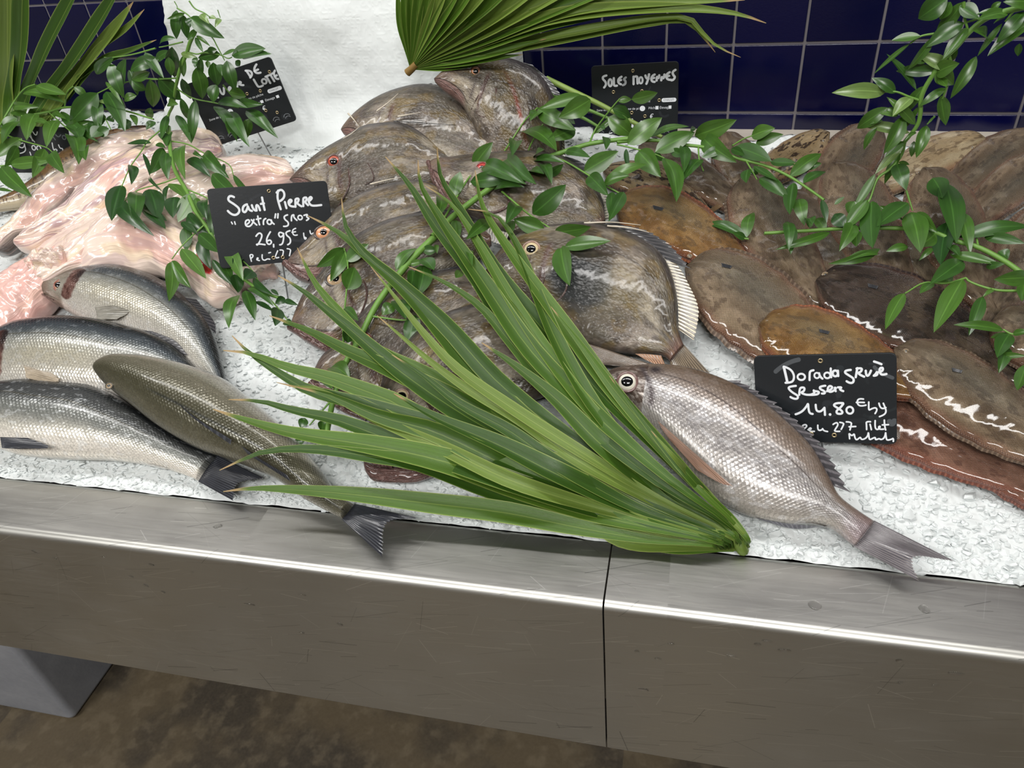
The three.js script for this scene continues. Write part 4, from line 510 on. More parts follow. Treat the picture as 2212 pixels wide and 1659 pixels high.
  T(1468, 1280, 1465, 1235, 1462, 1205, 1500, 1245, 1530, 1205, 1535, 1260, 1555, 1298, 1590, 1270, 1610, 1255, 1620, 1290, 1670, 1275, 1705, 1235, 1712, 1180, 1718, 1250, 1725, 1290, 1770, 1265, 1800, 1250, 1800, 1290, 1850, 1265, 1870, 1285, 1920, 1255, 1930, 1190); T(1930, 1190, 1935, 1250, 1945, 1290, 2000, 1275, 2030, 1255, 2025, 1300); g.globalAlpha = 0.25; stroke(g, 60, 500, 370, 640, 250, 820, 215); stroke(g, 46, 1800, 330, 1850, 400, 2020, 470); stroke(g, 70, 1980, 1040, 2010, 1100, 2040, 1030);
}, 18), [[0.487, 0.064], [0.405, 0.91], [0.571, 0.915]], [0.48, 0.09]);
priceTag('slate tag chalked Saint Pierre extra gros 26.95 among the John Dory', pairs(448, 411, 702, 389, 730, 556, 476, 578), upright(590, 575, 0.075, 0.35), slate(1024, 680, 0, 0, 1920, 1265, (g) => {
  const S = (...a) => stroke(g, 36, ...a), T = (...a) => stroke(g, 27, ...a), Q = (...a) => stroke(g, 22, ...a); const sk = (x, y) => [x, y];
  g.transform(1, 0.0, 0.0, 1, 0, 0); // letters follow the tag's own edges
  S(395, 150, 340, 110, 285, 190, 380, 260, 455, 340, 430, 410, 360, 440, 290, 400, 265, 360); S(580, 280, 520, 290, 490, 380, 530, 410, 580, 340, 590, 300, 600, 380, 640, 390); S(655, 300, 660, 370, 700, 390); S(715, 390, 715, 300, 760, 310, 770, 390); S(835, 190, 838, 280, 845, 390); S(800, 290, 850, 285); S(1110, 100, 1080, 180, 1085, 290, 1105, 400); S(1080, 130, 1150, 70, 1210, 140, 1180, 240, 1110, 270); S(1190, 290, 1195, 350, 1200, 390); S(1250, 320, 1310, 290, 1290, 250, 1240, 290, 1260, 370, 1330, 375); S(1350, 380, 1360, 300, 1370, 250, 1430, 250, 1400, 310, 1380, 320, 1430, 370, 1450, 380); S(1480, 380, 1490, 300, 1500, 245, 1560, 240, 1540, 300, 1510, 315, 1560, 370); S(1580, 310, 1650, 270, 1620, 230, 1570, 290, 1600, 380, 1690, 390, 1780, 385);
  Q(290, 540, 300, 570); Q(340, 540, 345, 580); T(520, 600, 580, 570, 570, 520, 510, 540, 500, 620, 560, 640, 620, 590, 650, 530); T(610, 530, 640, 580, 680, 620); T(720, 480, 715, 560, 725, 620); T(690, 530, 760, 520); T(790, 620, 790, 540, 840, 530); ring(g, 27, 890, 590, 35, 38); T(925, 560, 925, 600, 960, 630); T(1010, 470, 990, 530); T(1050, 470, 1035, 535); T(1200, 500, 1140, 510, 1140, 570, 1200, 620, 1180, 690, 1110, 680); T(1250, 600, 1255, 520, 1310, 500, 1290, 550, 1340, 600); ring(g, 25, 1400, 560, 35, 35); T(1470, 530, 1540, 510, 1500, 560, 1560, 590, 1500, 615);
  T(640, 800, 690, 740, 745, 780, 710, 860, 640, 950, 620, 930, 690, 930, 760, 950); T(880, 750, 810, 830, 790, 920, 830, 960, 880, 920, 850, 870, 800, 900); T(900, 960, 895, 1000); T(1090, 800, 1040, 760, 1000, 800, 1030, 860, 1085, 820, 1090, 780, 1080, 880, 1040, 980, 1000, 975); T(1200, 760, 1130, 770, 1130, 830, 1190, 880, 1180, 970, 1130, 985); Q(1300, 730, 1250, 740, 1235, 800, 1260, 850, 1310, 840); Q(1230, 790, 1290, 785); Q(1420, 820, 1415, 870, 1425, 930, 1460, 900, 1430, 890); Q(1530, 790, 1530, 840, 1560, 850, 1590, 820, 1590, 930);
  Q(500, 1200, 495, 1140, 490, 1090, 540, 1090, 540, 1130, 500, 1150); Q(590, 1180, 625, 1160, 600, 1150, 590, 1190, 630, 1200); Q(690, 1110, 670, 1180, 720, 1210, 760, 1180, 800, 1195); Q(800, 1090, 830, 1085); Q(950, 1070, 900, 1150, 890, 1190, 950, 1180); Q(990, 1060, 1050, 1060, 1030, 1130, 1010, 1180); Q(1110, 1050, 1170, 1060, 1150, 1120, 1130, 1170); Q(1330, 1050, 1290, 1140, 1240, 1170, 1270, 1110, 1310, 1130, 1330, 1170);
}, 16), [[0.5, 0.075], [0.45, 0.93], [0.53, 0.935]], [0.52, 0.07]);
const printed = (g, x, y, s, t) => { g.font = s + 'px sans-serif'; g.fillText(t, x, y); };
const swirl = (g, x, y, k) => { g.globalAlpha = 0.5; g.lineWidth = 12; g.beginPath(); g.arc(x, y, 55 * k, 3.3, 6); g.stroke(); g.beginPath(); g.arc(x + 10, y + 40 * k, 50 * k, 3.6, 5.7); g.stroke(); g.globalAlpha = 1; };
priceTag('tilted slate tag chalked Queue de lotte, stuck in the ice heap', pairs(403, 181, 583, 124, 641, 258, 462, 318), (() => { const p = over(520, 225, 0.1); return new Plane(p, toCam(p).lerp(WN, 0.5)); })(), slate(900, 700, 0, 0, 1800, 1400, (g) => {
  const S = (...a) => stroke(g, 44, ...a); g.globalAlpha = 0.9;
  ring(g, 40, 420, 360, 75, 85); S(440, 400, 500, 450); S(600, 290, 590, 400, 650, 430, 690, 300); S(770, 380, 830, 350, 800, 310, 760, 370, 790, 430, 850, 420); S(890, 260, 890, 380, 960, 390, 980, 250); S(1010, 330, 1070, 310, 1030, 270, 1010, 350, 1080, 370);
  S(1255, 120, 1270, 200, 1280, 260); S(1240, 110, 1330, 130, 1340, 230, 1270, 270); S(1490, 60, 1400, 120, 1410, 240, 1500, 240); S(1400, 175, 1480, 165);
  S(1320, 330, 1330, 430, 1350, 520, 1440, 500); ring(g, 40, 1500, 430, 45, 50); S(1580, 360, 1590, 430, 1600, 500); S(1560, 350, 1640, 345, 1720, 330); S(1670, 350, 1680, 420, 1690, 490); S(1790, 290, 1730, 320, 1740, 480, 1800, 470); S(1740, 400, 1800, 390); g.globalAlpha = 1;
  printed(g, 800, 690, 58, "Sous d’engin de pêche"); g.beginPath(); g.roundRect(1480, 610, 300, 86, 40); g.fill(); g.fillStyle = '#3a3d42'; printed(g, 1520, 672, 52, 'CHALUT'); g.fillStyle = '#e9edf2'; printed(g, 1080, 830, 62, 'Pêche'); g.fillRect(1262, 778, 60, 60); printed(g, 1360, 830, 62, 'Élevage'); g.fillRect(1600, 778, 60, 60); printed(g, 130, 860, 58, 'Zone de pêche'); g.beginPath(); g.arc(610, 800, 58, 0, 7); g.fill(); printed(g, 1240, 1010, 150, '€'); S(1010, 1090, 1010, 1180, 1050, 1250); S(1130, 1110, 1200, 1120, 1180, 1210, 1130, 1200);
  g.fillStyle = '#c46a78'; g.fillRect(470, 1010, 90, 130); for (const [x, y] of [[190, 1290], [420, 1290], [1420, 1270], [1650, 1270]]) swirl(g, x, y, 1.2);
}, 8), [[0.93, 0.2], [0.60, 0.4], [0.75, 0.42], [0.72, 0.72], [0.83, 0.8], [0.33, 0.7], [0.66, 0.85]], [0.55, 0.12, 0.1]);
priceTag('slate tag chalked Soles moyennes, leaning on the coping before the blue tiles', pairs(1279, 143, 1466, 133, 1462, 291, 1281, 296), (() => { const p = at(1375, 290, WALL.depth(1375, 290, 0.075)); return new Plane(p, WN.clone().add(V(0, 0.12, 0))); })(), slate(900, 760, 170, 120, 1885, 1600, (g) => {
  const S = (...a) => stroke(g, 46, ...a); S(470, 320, 400, 330, 395, 390, 450, 440, 465, 510, 420, 560); ring(g, 44, 545, 470, 34, 70); S(620, 380, 620, 470, 620, 545, 680, 535); S(775, 360, 710, 390, 705, 490, 760, 510); S(710, 440, 765, 425); g.globalAlpha = 0.75; S(860, 380, 810, 410, 860, 450, 850, 520, 800, 530); g.globalAlpha = 1; S(1015, 370, 1015, 450, 1015, 520); S(1020, 380, 1090, 350, 1090, 440, 1095, 510); ring(g, 40, 1160, 450, 34, 62); S(1250, 360, 1260, 420, 1310, 430); S(1320, 340, 1310, 430, 1270, 525); S(1430, 350, 1370, 370, 1365, 490, 1430, 495); S(1365, 425, 1420, 415); S(1470, 470, 1470, 370, 1510, 450, 1520, 370); S(1560, 470, 1560, 380, 1610, 460, 1620, 360); S(1720, 320, 1650, 350, 1670, 470, 1750, 470); S(1650, 400, 1710, 390); S(1830, 280, 1770, 310, 1790, 380, 1830, 420, 1790, 480, 1760, 480);
  printed(g, 1180, 900, 62, 'd’engin de pêche'.slice(-5)); g.beginPath(); g.roundRect(1570, 830, 290, 82, 38); g.fill(); g.fillStyle = '#4a4d52'; printed(g, 1610, 890, 56, 'CHALUT'); g.fillStyle = '#e9edf2'; printed(g, 250, 1050, 56, 'Zone de pêche'); printed(g, 690, 1045, 60, 'Sous-zone de pêche'); g.fillStyle = '#191d21'; g.fillRect(1115, 970, 30, 110); g.fillStyle = '#e9edf2'; g.beginPath(); g.arc(1190, 1025, 56, 0, 7); g.fill(); printed(g, 1310, 1045, 62, 'Pêche'); g.fillRect(1450, 985, 62, 70); printed(g, 1530, 1045, 62, 'Élevage'); g.fillRect(1710, 985, 56, 66); printed(g, 1335, 1250, 150, '€'); S(980, 1250, 1000, 1330, 985, 1400); S(1170, 1300, 1150, 1380, 1200, 1420); for (const [x, y] of [[330, 1530], [560, 1530], [1440, 1530], [1670, 1530]]) swirl(g, x, y, 1.1);
}, 6), [[0.487, 0.09], [0.256, 0.365], [0.59, 0.37], [0.79, 0.505], [0.47, 0.665], [0.625, 0.72], [0.745, 0.83]], [0.5, 0.08]);
priceTag('slate tag chalked 9 and kg behind the leafy vine, at the far left', pairs(22, 274, 157, 276, 152, 372, 18, 371), (() => { const p = over(90, 372, 0.03), h = toCam(p).setY(0).normalize(); return new Plane(p, h.add(V(0, 0.3, 0))); })(), slate(800, 560, 90, 1040, 590, 1400, (g) => {
  const T = (...a) => stroke(g, 9, ...a); T(205, 1170, 175, 1172, 168, 1200, 200, 1210, 218, 1180, 215, 1172, 222, 1240, 170, 1250); T(248, 1240, 252, 1262); T(275, 1090, 285, 1150); T(300, 1080, 320, 1130, 335, 1080); T(265, 1110, 300, 1160); ring(g, 9, 285, 1205, 14, 18); ring(g, 9, 325, 1208, 16, 18); T(440, 1165, 438, 1230, 460, 1210, 475, 1225, 452, 1240); T(490, 1180, 495, 1210, 520, 1205, 515, 1250, 490, 1260); g.globalAlpha = 0.35; T(480, 1100, 500, 1130, 520, 1100); ring(g, 8, 545, 1120, 14, 16); T(430, 1120, 450, 1100, 470, 1140); g.globalAlpha = 1; T(365, 1310, 375, 1345); T(400, 1300, 405, 1340);
}, 14), [], [0.5, 0.07]);
// ------------------------------------------------------------------ palm leaves
const palmMat = [[64, 97, 24], [78, 111, 32], [52, 84, 21], [106, 130, 52]].map((c, k) => phys({ map: tex(128, 256, (u, v) => { const s = fbm(u * 46, v * 1.5, 2), m = fbm(u * 4 + 9 * k, v * 6, 3), t = mix3(c.map((x) => x * 0.8), c.map((x) => x * 1.18), 0.55 * s + 0.45 * m); const e = latt(u, 0, 0.035) + latt(u, 1, 0.035) + 0.6 * latt(u, 0.5, 0.02); const q = mix3(t, [176, 186, 104], 0.75 * clamp(e)); return mix3(q, [168, 142, 100], sstep(0.955, 0.985, v + 0.02 * m)); }), roughness: 0.42, specularIntensity: 0.7, bumpMap: grain, bumpScale: 0.0002, side: THREE.DoubleSide, transmission: 0.14, thickness: 0, clearcoat: 0.06, clearcoatRoughness: 0.3 }));
function blade(parent, pts, w, o = {}) {                             // a folded leaflet: keel in the middle, two halves raised
  const n = 26, C = spline(pts, n + 1), fold = o.fold ?? 0.45, tw = o.twist ?? 0;
  const prof = o.prof ?? ((s) => (0.16 + 0.84 * sstep(0, 0.45, s)) * (1 - Math.pow(clamp((s - 0.5) / 0.5), 1.5) * 0.96));
  const g = gridGeo(4, n, (u, s, i, j) => {
    const t = C[Math.min(n, j + 1)].clone().sub(C[Math.max(0, j - 1)]).normalize(), up = toCam(C[j]).lerp(V(0, 1, 0), 0.4), side = t.clone().cross(up).normalize(); up.copy(side).cross(t).normalize();
    const a = (o.roll ?? 0) + tw * s; const sd = side.clone().multiplyScalar(Math.cos(a)).addScaledVector(up, Math.sin(a)), nn = up.clone().multiplyScalar(Math.cos(a)).addScaledVector(side, -Math.sin(a));
    const x = (u - 0.5) * 2, h = w * 0.5 * prof(s);
    return [C[j].clone().addScaledVector(sd, x * h).addScaledVector(nn, Math.abs(x) * h * fold - h * fold * 0.5 + (o.edge ?? 0) * x * h), u, s];
  });
  return part(parent, 'leaflet', g, palmMat[o.mat ?? Math.floor(rnd() * 3)]);
}
const px2m = (p, w) => w * p.clone().sub(EYE).dot(FWD) / FPX;
{ // front palm leaf: its stalk end rests on the ice behind the rim, the leaflets fan out over the fish
  const t = thing('palm_leaf', 'large green palm fan lying across the John Dory, its stalk end on the steel rim', 'palm leaf');
  const hub = [1606, 1186];
  const F = (bx, by, w, mat, ...p) => { const q = [at(hub[0] + (bx - hub[0]) * 0.9 + 4, hub[1] + (by - hub[1]) * 0.1, ground(hub[0], hub[1]) * 0.985), over(bx, by, 0.045)]; const n = p.length / 2, dz = rr(-0.006, 0.012); for (let i = 0; i < n; i++) q.push(over(p[2 * i], p[2 * i + 1], dz + lerp(0.085, 0.155, (i + 1) / n) - (p[2 * i + 1] > 1040 ? 0.05 : 0))); const m = q[Math.floor(q.length / 2)]; return blade(t, q, px2m(m, w * 1.1), { mat, fold: rr(0.2, 0.5), roll: rr(-0.25, 0.25), twist: rr(-0.3, 0.3) }); };
  F(1602, 1150, 34, 1, 1486, 1034, 1320, 840, 1224, 708, 1156, 616, 1100, 540, 1042, 444, 1026, 367);
  F(1598, 1146, 40, 2, 1470, 1020, 1300, 850, 1170, 705, 1073, 588, 992, 449, 952, 382, 944, 318);
  F(1594, 1150, 42, 0, 1440, 1030, 1270, 880, 1150, 760, 1046, 610, 948, 467, 908, 396, 903, 345);
  F(1590, 1150, 40, 2, 1420, 1040, 1250, 900, 1120, 740, 1030, 600, 939, 485, 885, 400, 832, 338);
  F(1596, 1158, 30, 1, 1450, 1050, 1290, 900, 1180, 760, 1100, 640, 1030, 520, 970, 436, 917, 400);
  F(1588, 1156, 34, 0, 1440, 1050, 1300, 900, 1210, 750, 1150, 610, 1112, 520, 1066, 462, 1012, 452);
  F(1584, 1156, 38, 2, 1400, 1060, 1220, 940, 1080, 830, 960, 700, 850, 600, 787, 547, 747, 489, 738, 428);
  F(1580, 1156, 46, 0, 1390, 1070, 1200, 960, 1050, 830, 960, 720, 880, 630, 801, 561, 725, 498, 665, 466);
  F(1576, 1160, 36, 1, 1380, 1080, 1190, 980, 1020, 860, 900, 800, 800, 750, 747, 690, 680, 610, 642, 535);
  F(1572, 1160, 44, 2, 1370, 1080, 1180, 990, 1010, 900, 850, 790, 747, 703, 698, 663, 650, 625, 600, 595);
  F(1570, 1162, 58, 0, 1360, 1090, 1160, 990, 1020, 890, 928, 838, 826, 790, 745, 755, 668, 715, 582, 682);
  F(1564, 1164, 40, 2, 1340, 1095, 1130, 1010, 960, 930, 790, 875, 668, 843, 603, 806, 542, 765, 501, 725);
  F(1562, 1166, 46, 1, 1330, 1100, 1120, 1020, 980, 950, 847, 867, 786, 843, 704, 814, 623, 794, 538, 763, 482, 757);
  F(1558, 1168, 30, 3, 1320, 1105, 1110, 1040, 950, 965, 800, 900, 725, 860, 684, 839, 640, 836, 597, 826);
  F(1556, 1170, 44, 2, 1310, 1110, 1100, 1040, 940, 985, 806, 935, 725, 906, 635, 887, 562, 867, 493, 863);
  F(1552, 1172, 56, 1, 1300, 1115, 1110, 1050, 969, 998, 806, 962, 668, 941, 603, 928, 521, 904, 460, 884);
  F(1548, 1174, 40, 2, 1290, 1120, 1080, 1065, 900, 1000, 806, 986, 700, 972, 623, 970, 562, 978, 474, 1016);
  F(1540, 1178, 44, 1, 1400, 1165, 1254, 1140, 1091, 1107, 928, 1087, 786, 1070, 643, 1058, 542, 1055, 482, 1062);
  F(1586, 1160, 26, 3, 1420, 1075, 1230, 960, 1090, 870, 980, 790, 895, 695, 846, 632, 801, 576);
  F(1590, 1162, 30, 0, 1440, 1080, 1290, 950, 1180, 830, 1100, 735, 1037, 662, 957, 608, 882, 576);
  F(1582, 1164, 24, 3, 1420, 1090, 1240, 990, 1120, 905, 1010, 840, 935, 785, 877, 735, 814, 681);
  F(1574, 1168, 30, 2, 1380, 1100, 1200, 1000, 1100, 930, 990, 870, 908, 806, 846, 766);
  F(1560, 1174, 50, 0, 1360, 1120, 1180, 1050, 1060, 990, 930, 930, 820, 900, 700, 850, 640, 836);
  F(1566, 1170, 48, 2, 1370, 1098, 1200, 1020, 1080, 960, 940, 900, 850, 850);
  F(1606, 1160, 26, 1, 1545, 1090, 1450, 985, 1330, 846, 1255, 745, 1190, 662);
  F(1610, 1160, 20, 0, 1562, 1108, 1482, 1020, 1400, 920, 1316, 812);
  F(1614, 1162, 18, 3, 1572, 1116, 1515, 1054, 1458, 990, 1406, 930);
  F(1616, 1166, 16, 1, 1588, 1130, 1550, 1088, 1512, 1048);
  F(1594, 1164, 44, 0, 1440, 1070, 1300, 960, 1200, 860, 1100, 780, 1040, 740);
  { const q = [at(1590, 1186, ground(1590, 1186) * 0.985), over(1470, 1178, 0.02), over(1340, 1160, 0.03), over(1270, 1110, 0.05), over(1180, 1068, 0.06), over(1090, 1050, 0.07)]; blade(t, q, px2m(q[2], 44), { mat: 3, fold: 0.2, twist: 1.4, roll: -0.5, prof: (s) => (0.3 + 0.7 * sstep(0, 0.4, s)) * (1 - 0.7 * sstep(0.6, 1, s)) }); }
  { const q = [at(1585, 1190, ground(1585, 1190) * 0.985), over(1450, 1184, 0.015), over(1330, 1164, 0.02), over(1310, 1150, 0.03)]; blade(t, q, px2m(q[1], 26), { mat: 1, fold: 0.3 }); }
  const hubP = at(1604, 1188, ground(1604, 1188) * 0.985);
  part(t, 'stalk_end', tube([hubP.clone().add(V(0, -0.006, -0.012)), hubP, at(1592, 1165, ground(1592, 1165) * 0.975)], 0.006, 0.006, 10), palmMat[3]);
}
{ // upper palm leaf in the ice heap
  const t = thing('palm_leaf', 'upright green palm fan stuck in the ice heap above the John Dory pile', 'palm leaf'), D = (x, y) => WALL.depth(x, y, 0.17);
  const F = (w, mat, tx, ty, mx, my, dr, o = {}) => { const D1 = D(885, 150), q = [at(887, 150, D1), at(lerp(887, mx, 0.5), lerp(150, my, 0.5) + (o.sag ?? 0), lerp(D1, D(mx, my) * (1 - dr), 0.5)), at(mx, my, D(mx, my) * (1 - dr)), at(tx, ty, D(tx, ty) * (1 - dr * 1.3))]; if (o.x) for (let i = 0; i < o.x.length; i += 2) q.push(at(o.x[i], o.x[i + 1], D(o.x[i], o.x[i + 1]) * (1 - dr * 1.3))); return blade(t, q, px2m(q[2], w), { mat: [1, 3, 1, 3][mat], fold: o.fold ?? 0.7, roll: o.roll ?? rr(-0.15, 0.15) }); };
  F(14, 2, 858, -60, 864, 50, 0); F(22, 2, 874, -90, 876, 20, 0.0); F(24, 0, 898, -120, 890, 10, 0.002); F(26, 2, 926, -130, 906, 0, 0.004); F(28, 0, 956, -140, 928, -5, 0.006); F(30, 1, 992, -150, 952, -10, 0.008); F(32, 0, 1034, -160, 980, -14, 0.01); F(34, 2, 1084, -160, 1010, -16, 0.012); F(36, 1, 1140, -155, 1044, -14, 0.014); F(38, 0, 1200, -140, 1080, -8, 0.016); F(40, 1, 1270, -115, 1120, 0, 0.018); F(40, 1, 1340, -80, 1150, 16, 0.02); F(40, 0, 1400, -50, 1180, 28, 0.022);
  F(38, 1, 1609, 0, 1240, 22, 0.024, { x: [] }); F(36, 1, 1438, 18, 1200, 38, 0.026, { x: [1590, 30, 1655, 50] }); F(30, 0, 1330, 30, 1160, 62, 0.024); F(30, 1, 1394, 53, 1220, 84, 0.026, { x: [1486, 48, 1515, 76, 1545, 113] }); F(24, 3, 1486, 40, 1240, 70, 0.027, { x: [1512, 66, 1548, 100, 1600, 124] }); F(26, 2, 1180, 84, 1080, 110, 0.018); F(24, 0, 1130, 118, 1030, 132, 0.015); F(20, 2, 1040, 140, 970, 146, 0.01);
  part(t, 'stalk_end', tube([at(880, 157, D(880, 157)), at(888, 150, D(888, 150)), at(900, 138, D(900, 138))], 0.006, 0.005, 10), phys({ color: hex(132, 104, 52), roughness: 0.6 }));
}
{ // palm leaf at the far left
  const t = thing('palm_leaf', 'tall palm leaf with long upright blades at the far left before the tiles', 'palm leaf'), D = (x, y) => Math.min(ground(x, y), WALL.depth(x, y, 0.1)) * 0.93;
  const F = (w, mat, ...p) => { const q = pairs(...p).map(([x, y]) => at(x, y, D(x, y))); return blade(t, q, px2m(q[Math.floor(q.length / 2)], w), { mat, fold: 0.5, prof: (s) => (0.5 + 0.5 * sstep(0, 0.3, s)) * (1 - 0.95 * Math.pow(clamp((s - 0.7) / 0.3), 2)) }); };
  F(34, 3, 10, 320, 12, 230, 14, 120, 14, 0, 12, -120); F(36, 0, 14, 320, 24, 230, 42, 100, 46, 0, 52, -120); F(30, 2, 4, 320, 0, 220, -10, 100, -20, -60);
  F(32, 2, 26, 310, 46, 235, 90, 120, 140, 20, 190, -70); F(32, 2, 40, 300, 90, 220, 160, 125, 225, 25, 270, -50); F(30, 3, 60, 300, 130, 205, 200, 120, 260, 45, 288, 4); F(20, 3, 80, 290, 160, 180, 215, 105, 275, 60, 312, 20); F(16, 0, 110, 260, 220, 130, 280, 110, 338, 86); F(14, 2, 90, 280, 150, 190, 190, 155, 230, 135, 270, 120);
}
// ------------------------------------------------------------------ leafy vines
const vineMat = [[66, 104, 36], [78, 116, 44], [54, 92, 33], [112, 140, 74], [38, 74, 28]].map((c, k) => phys({ map: tex(64, 128, (u, v) => { const s = fbm(u * 24, v * 2, 2), m = fbm(u * 4 + k * 5, v * 5, 3), t = mix3(c.map((x) => x * 0.84), c.map((x) => x * 1.14), 0.5 * s + 0.5 * m); return mix3(t, c.map((x) => x * 1.3 + 18), 0.6 * latt(u, 0.5, 0.03)); }), roughness: 0.3, side: THREE.DoubleSide, transmission: 0.16, thickness: 0, clearcoat: 0.25, clearcoatRoughness: 0.25 })), stemMat = phys({ color: hex(104, 146, 62), roughness: 0.45 });
function vine(label, ox, oy, sc, f0) {
  const t = thing('leafy_vine', label, 'vine'), X = { ox, oy, sc, f: f0 };
  const P = (x, y, f) => { const px = X.ox + x * X.sc, py = X.oy + y * X.sc; return over(px, py, f ?? (typeof X.f === 'function' ? X.f(px, py) : X.f)); };
  const api = { t, X, frame(a, b, c, f) { X.ox = a; X.oy = b; X.sc = c; if (f !== undefined) X.f = f; return api; },
    stem(r, ...p) { const q = pairs(...p).map(([x, y]) => P(x, y)); part(t, 'stem', tube(q, r, r * 0.65, 7, Math.max(8, q.length * 4)), stemMat); return api; },
    leaf(bx, by, tx, ty, w, mat) {
      const b = P(bx, by), df = (X.up ?? 0) + rr(-0.012, 0.02), e = P(tx, ty, (typeof X.f === 'function' ? X.f(X.ox + tx * X.sc, X.oy + ty * X.sc) : X.f) + df), ax = e.clone().sub(b), len = ax.length(); ax.normalize();
      const view = toCam(b), up = view.clone().lerp(V(0, 1, 0), rr(0.05, 0.5)), sd = ax.clone().cross(up).normalize(); up.copy(sd).cross(ax).normalize();
      const roll = rr(-0.45, 0.45), s2 = sd.clone().multiplyScalar(Math.cos(roll)).addScaledVector(up, Math.sin(roll)), n2 = up.clone().multiplyScalar(Math.cos(roll)).addScaledVector(sd, -Math.sin(roll));
      const half = px2m(b, w * X.sc) * 0.55 / Math.max(0.75, Math.cos(roll)), curl = rr(-0.02, 0.16), fold = rr(0.1, 0.45), tipc = rr(-0.15, 0.15);
      const g = gridGeo(4, 11, (u, s) => { const x = (u - 0.5) * 2, h = half * (s < 0.04 ? 0.06 : Math.pow(Math.sin(Math.PI * Math.pow(s, 0.78)), 0.85)) * (s > 0.96 ? 0.05 : 1); return [b.clone().addScaledVector(ax, s * len).addScaledVector(s2, x * h + tipc * len * s * (1 - s) * 0.8).addScaledVector(n2, Math.abs(x) * h * fold + curl * len * Math.sin(Math.PI * s)), u, s]; });
      part(t, 'leaf', g, vineMat[mat ?? Math.floor(rnd() * 3)]); return api; } };
  return api;
}
// left vine, low before the tiles
const vA = vine('pale leafy vine spreading before the tiles over the chalked 9 tag at the far left', 0, 100, 0.20494, 0.12);
vA.stem(0.0018, 50, 750, 160, 570, 270, 440, 375, 400).stem(0.0022, 230, 740, 510, 690, 680, 645, 1060, 660, 1290, 675, 1620, 770).stem(0.0014, 680, 645, 710, 480, 775, 420).stem(0.0014, 520, 700, 700, 860, 855, 990).stem(0.0012, 1060, 660, 1170, 880).stem(0.0014, 0, 910, 250, 1000, 495, 1070, 550, 1115).stem(0.0014, -60, 1270, 100, 1248).stem(0.0018, -80, 960, 50, 750);
vA
  .leaf(385, 415, 700, 510, 110, 1).leaf(250, 490, 680, 595, 130, 1).leaf(135, 640, 430, 640, 75, 1).leaf(120, 690, 310, 750, 90, 0).leaf(780, 430, 920, 540, 80, 0).leaf(1030, 495, 740, 800, 190, 2)
  .leaf(1040, 580, 1040, 920, 110, 2).leaf(1120, 480, 1320, 900, 160, 2).leaf(1115, 375, 1300, 620, 50, 1).leaf(370, 710, 280, 995, 150, 1).leaf(600, 780, 490, 1068, 130, 1).leaf(695, 860, 970, 790, 100, 0)
  .leaf(560, 690, 700, 770, 60, 0).leaf(370, 790, 540, 830, 60, 1).leaf(180, 760, 0, 860, 110, 0).leaf(190, 790, 20, 1030, 110, 0).leaf(230, 970, -60, 1180, 110, 1).leaf(180, 1050, 50, 1270, 95, 0)
  .leaf(110, 1245, 570, 1190, 120, 1).leaf(10, 1270, 340, 1590, 150, 0).leaf(470, 1085, 340, 1390, 120, 1).leaf(540, 1120, 680, 1340, 120, 0).leaf(740, 940, 830, 1250, 150, 0).leaf(900, 1050, 905, 1205, 100, 0)
  .leaf(760, 870, 850, 990, 150, 2).leaf(880, 830, 920, 990, 120, 2).leaf(1080, 860, 960, 960, 120, 2).leaf(1150, 870, 1010, 930, 100, 2).leaf(1090, 720, 1050, 860, 60, 2).leaf(1140, 740, 1200, 800, 80, 2)
  .leaf(1380, 720, 1440, 840, 60, 1).leaf(1380, 790, 1240, 870, 90, 2).leaf(1590, 650, 1570, 760, 80, 2).leaf(1640, 800, 1540, 880, 70, 2).leaf(1440, 520, 1310, 580, 80, 1).leaf(1035, 580, 1130, 620, 50, 3)
  .leaf(-20, 1500, 140, 1530, 34, 0).leaf(640, 690, 1040, 1010, 90, 2).leaf(980, 790, 940, 960, 80, 2);
// vine hanging down the ice heap, over the monkfish to the ice
const vB = vine('dark leafy vine hanging down the ice heap over the monkfish tails', 0, 100, 0.20494, 0.15);
vB.stem(0.0013, 1640, 20, 1380, 90, 1150, 120, 1100, 118).stem(0.0013, 1659, 345, 1500, 345, 1300, 385, 1230, 400, 1030, 495);
vB
  .leaf(1280, 400, 1330, 130, 150, 2).leaf(1200, 115, 1010, 290, 100, 2).leaf(1170, 180, 1310, 550, 130, 2).leaf(1360, 250, 1450, 520, 90, 2);
vB.frame(200, 0, 0.19293, (x, y) => lerp(0.16, 0.12, clamp((y - 180) / 160)));
vB.stem(0.003, 1160, 330, 1090, 480, 1060, 580, 980, 780, 930, 980, 900, 1180, 850, 1290, 830, 1450, 870, 1600).stem(0.0012, 1080, 10, 1140, 90, 1260, 150, 1310, 190).stem(0.0012, 1010, 470, 800, 520, 745, 530).stem(0.0012, 930, 875, 700, 890, 640, 890).stem(0.0012, 1060, 580, 1170, 605, 1250, 590, 1440, 620, 1520, 655, 1560, 640).stem(0.0012, 1170, 330, 1330, 410, 1400, 530, 1480, 680).stem(0.0013, 940, 990, 1100, 1090, 1360, 1150, 1640, 1210).stem(0.0012, 945, 90, 1090, 190, 1130, 300, 1160, 330).stem(0.0011, 1460, 950, 1620, 1150).stem(0.0008, 915, 15, 945, 70, 950, 100).stem(0.0008, 1400, 110, 1430, 200);
